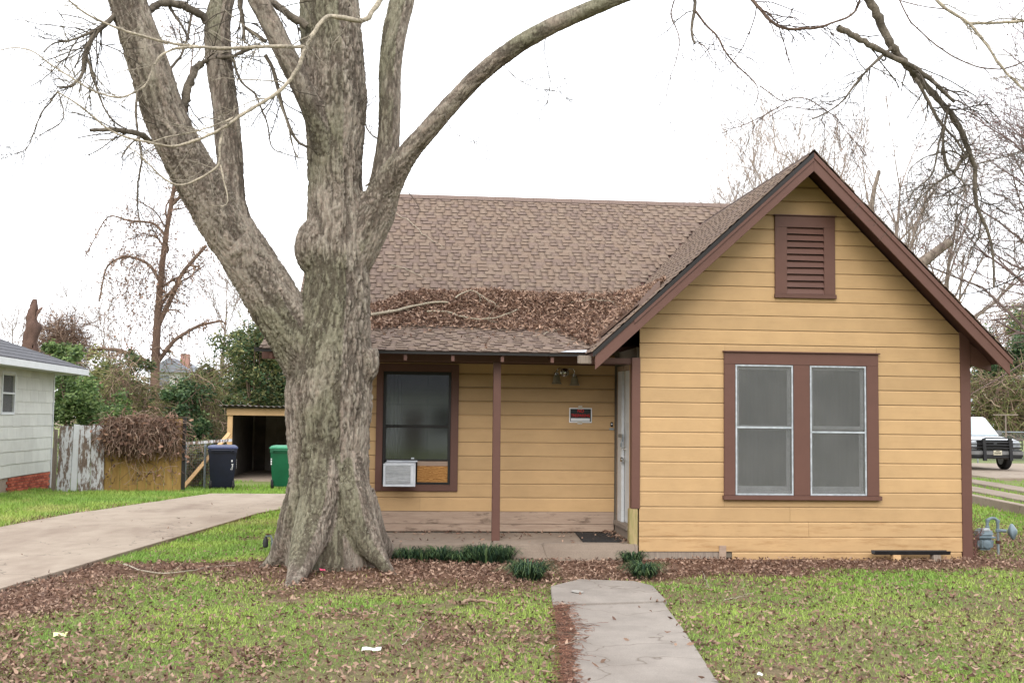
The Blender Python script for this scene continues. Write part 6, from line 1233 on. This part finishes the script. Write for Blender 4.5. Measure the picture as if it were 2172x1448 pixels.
keep = in_view(x, y) & ~blocked(x, y) & (rng.uniform(0, 1, N0) < l_*.80*near); od, ow = on_drive(x, y), on_walk(x, y); edge_ = np.minimum(np.abs(x-walk_l(y)), 99); keep &= (~od | (rng.uniform(0, 1, N0) < .006)) & (~ow | (rng.uniform(0, 1, N0) < .012+.9*np.exp(-(edge_/.12)**2)*(y < 10.6)*n2(x, y, 1.3, 2, 9)+.4*np.exp(-(np.abs(x-walk_r(y))/.04)**2)))
x, y, od, ow = x[keep], y[keep], od[keep], ow[keep]; n = len(x); z_ = np.where(od, .04, np.where(ow, .02, ground_z(x, y)))+rng.uniform(.006, .042, n)*np.where(od | ow, .25, 1); z_ = np.where(od, z_+gz0(x, y), z_)
v, f = leaves(np.stack([x, y, z_], 1), .040*rng.uniform(.5, 1.6, n), .018*rng.uniform(.6, 1.6, n), .6, .5); tag(meshnp('leaf_litter', v, f, 'leaf_litter', None, pick(n, 6, LEAFC, .25)), 'dry brown leaf litter spread over the lawn and beds', 'leaves', None, 'stuff')
print('litter', n)
n = 1500; y = rng.uniform(5.5, 10.5, n); x = walk_l(y)+np.abs(rng.normal(0, .09, n))*(.25+1.0*sstep(.35, .7, n2(y, y*0+3, 1.3, 3, 61)))-.03; a = rng.uniform(0, 6.28, n); L_ = rng.uniform(.04, .12, n); PN = np.stack([np.stack([x+np.cos(a+.4*t)*L_*t, y+np.sin(a+.4*t)*L_*t, np.full(n, .021)+.012*np.sin(t*3.14)*rng.uniform(.2, 1, n)], 1) for t in (0, .33, .66, 1.)], 1); v, f = tubes(PN, np.full((n, 4), .0016), 3); tag(meshnp('dry_needles', v, f, 'twig', None, pick(n, 12, [srgb(120, 84, 70), srgb(142, 104, 86), srgb(96, 70, 60)])), 'reddish dry stems and needles along the left walkway edge', 'leaves', None, 'stuff')
# leaves banked on the porch slab and in the door corner
n = 420; x = np.where(rng.uniform(0, 1, n) < .55, 2.82+rng.normal(0, .07, n), rng.uniform(-1, 2.8, n)); y = np.where(rng.uniform(0, 1, n) < .5, 15.33+rng.normal(0, .05, n), rng.uniform(14.05, 15.35, n)); k_ = (x < 2.86) & (y < 15.38) & (y > 14.0); x, y = x[k_], y[k_]; v, f = leaves(np.stack([x, y, .172+rng.uniform(.002, .02, len(x))], 1), .055, .024, .4); tag(meshnp('porch_leaves', v, f, 'leaf_litter', None, pick(len(x), 6, LEAFC, .25)), 'few dead leaves blown into the porch corner by the door', 'leaves', None, 'stuff')
# grass blades
N0 = 900000; x = rng.uniform(-10, 15, N0); y = 6.6+(29-6.6)*rng.uniform(0, 1, N0)**1.45; g_, l_ = cover(x, y); keep = in_view(x, y) & ~blocked(x, y) & ~on_drive(x, y) & ~on_walk(x, y) & (rng.uniform(0, 1, N0) < g_**1.3); x, y = x[keep], y[keep]; n = len(x)
tall = (.010+.036*n2(x, y, 1.6, 3, 21)**1.4+.016*n2(x, y, 7, 2, 22))*np.where(x < drive_l(y), 1.5, 1)*np.clip(y/11, .85, 1.6)*rng.uniform(.6, 1.35, n); a = rng.uniform(0, 2*math.pi, n); wd = .0034*np.clip(y/8, .8, 2.6)*rng.uniform(.7, 1.6, n); ln = rng.uniform(.3, 1.5, n)*tall
b = np.stack([x, y, ground_z(x, y)-.004], 1); s_ = np.stack([-np.sin(a), np.cos(a), 0*a], 1)*wd[:, None]; tip = b+np.stack([np.cos(a)*ln, np.sin(a)*ln, tall], 1)
V = np.stack([b-s_, b+s_, tip], 1).reshape(-1, 3); hue = n2(x, y, 1.1, 3, 25); c1, c2, c3 = (np.array(srgb(*c)[:3]) for c in ((152, 174, 84), (124, 156, 72), (174, 174, 106))); cl = c2+(c1-c2)*sstep(.35, .65, hue)[:, None]; yel = (sstep(.55, .75, n2(x, y, .8, 3, 28))*.7)[:, None]; cl = cl*(1-yel)+c3*yel; cl *= rng.uniform(.7, 1.25, (n, 1)); C = np.repeat(cl, 3, 0)
tag(meshnp('grass', V, np.arange(3*n).reshape(-1, 3), 'grass', None, C), 'patchy short green grass of the front lawn', 'grass', None, 'stuff'); print('grass', n)
# rough far grass behind, either side
N0 = 90000; x = np.r_[rng.uniform(-14, -2, N0//2), rng.uniform(8, 26, N0//2)]; y = rng.uniform(19, 46, N0); xs0 = [lotx(11.9, 22.6)(y), lotx(13.75, 26)(y), lotx(15.55, 29)(y)]; off_ = ~(((x > xs0[0]) & (x < xs0[0]+.25)) | ((x > xs0[1]) & (x < xs0[1]+.7)) | ((x > xs0[2]) & (x < xs0[2]+.7)) | ((x > 17.9) & (y > 32.8)) | on_drive(x, y) | ((x > -5.3) & (x < -.4) & (y > 34.9))); keep = in_view(x, y) & off_ & (n2(x, y, .7, 3, 33) > .42); x, y = x[keep], y[keep]; n = len(x); a = rng.uniform(0, 6.28, n); h_ = rng.uniform(.05, .12, n); b = np.stack([x, y, gz0(x, y)-.02], 1); s_ = np.stack([np.cos(a), np.sin(a), 0*a], 1)*.012; V = np.stack([b-s_, b+s_, b+np.stack([rng.normal(0, .03, n), rng.normal(0, .03, n), h_], 1)], 1).reshape(-1, 3)
tag(meshnp('grass', V, np.arange(3*n).reshape(-1, 3), 'grass', None, np.repeat(np.array([srgb(126, 160, 66)[:3]])*rng.uniform(.7, 1.25, (n, 1)), 3, 0)), 'rough bright grass of the side yards beyond the houses', 'grass', None, 'stuff')
# lilyturf clumps
def lilyturf(c, r, h, nb, label, group=None):
    c = np.array(c, float); a = rng.uniform(0, 2*math.pi, nb); o = rng.uniform(0, .45, nb)*r; L = h*rng.uniform(.8, 1.5, nb); out = rng.uniform(.25, 1.0, nb)*r; d = np.stack([np.cos(a), np.sin(a), 0*a], 1); s_ = np.stack([-np.sin(a), np.cos(a), 0*a], 1); b = c+d*o[:, None]; K = 5; V = []
    for j in range(K):
        t = j/(K-1); p = b+d*(out*t)[:, None]+np.array([0, 0, 1.])*(L*(1.9*t-1.45*t*t))[:, None]; w_ = .0075*(1-t*.85); V += [p-s_*w_, p+s_*w_]
    V = np.stack(V, 1).reshape(-1, 3); V[:, 2] = np.maximum(V[:, 2], c[2]+.004); base_ = np.arange(nb)[:, None]*(2*K); F = np.concatenate([base_+np.array([[2*j, 2*j+1, 2*j+3, 2*j+2]]) for j in range(K-1)]); col = pick(nb, 2*K, [srgb(44, 68, 48), srgb(58, 82, 54), srgb(34, 54, 40), srgb(100, 122, 78)]); ob = meshnp('lilyturf', V-c, F, 'foliage', None, col); ob.location = tuple(c); return tag(ob, label, 'plant', group)
lab = 'dark green strap-leaved clump in the row along the porch slab'
for k, (px, py) in enumerate(((825, 1180), (860, 1182), (893, 1180), (930, 1182), (965, 1184), (1000, 1182), (1035, 1184), (1072, 1186))):
    g = gnd(px, py); lilyturf((g[0]+random.uniform(-.05, .05), 13.70+random.uniform(-.10, .10), -.02), random.uniform(.20, .30), random.uniform(.17, .27), 190, lab, 'lilyturf row along the porch')
g = gnd(1125, 1232); lilyturf((g[0], g[1]+.25, -.02), .33, .22, 420, 'large round strap-leaved clump left of the walkway end')
g = gnd(1345, 1195); lilyturf((g[0], g[1]+.1, -.02), .22, .17, 240, 'small strap-leaved clump at the foot of the bare corner post')
g = gnd(1372, 1225); lilyturf((g[0], g[1]+.15, -.02), .28, .19, 320, 'round strap-leaved clump at the right of the walkway end')
# dry weed stalks by the meter
g = (7.36, 14.25, -.02); ps = []; P = np.stack([np.array([7.33, 14.22, -.02])+np.stack([rng.normal(0, .03, 14)*t*3, rng.normal(0, .05, 14)*t, np.full(14, .5*t)*rng.uniform(.5, 1.2, 14)], 1)+rng.normal(0, .008, (14, 3)) for t in np.linspace(0, 1, 6)], 1); v, f = tubes(P, np.full((14, 6), .003), 3); o = meshnp('dry_weed', v-np.array(g), f, 'twig', None, np.array(srgb(120, 84, 78)[:3])[None].repeat(len(v), 0)); o.location = g; tag(o, 'thin reddish dry weed between the corner board and gas meter', 'plant')
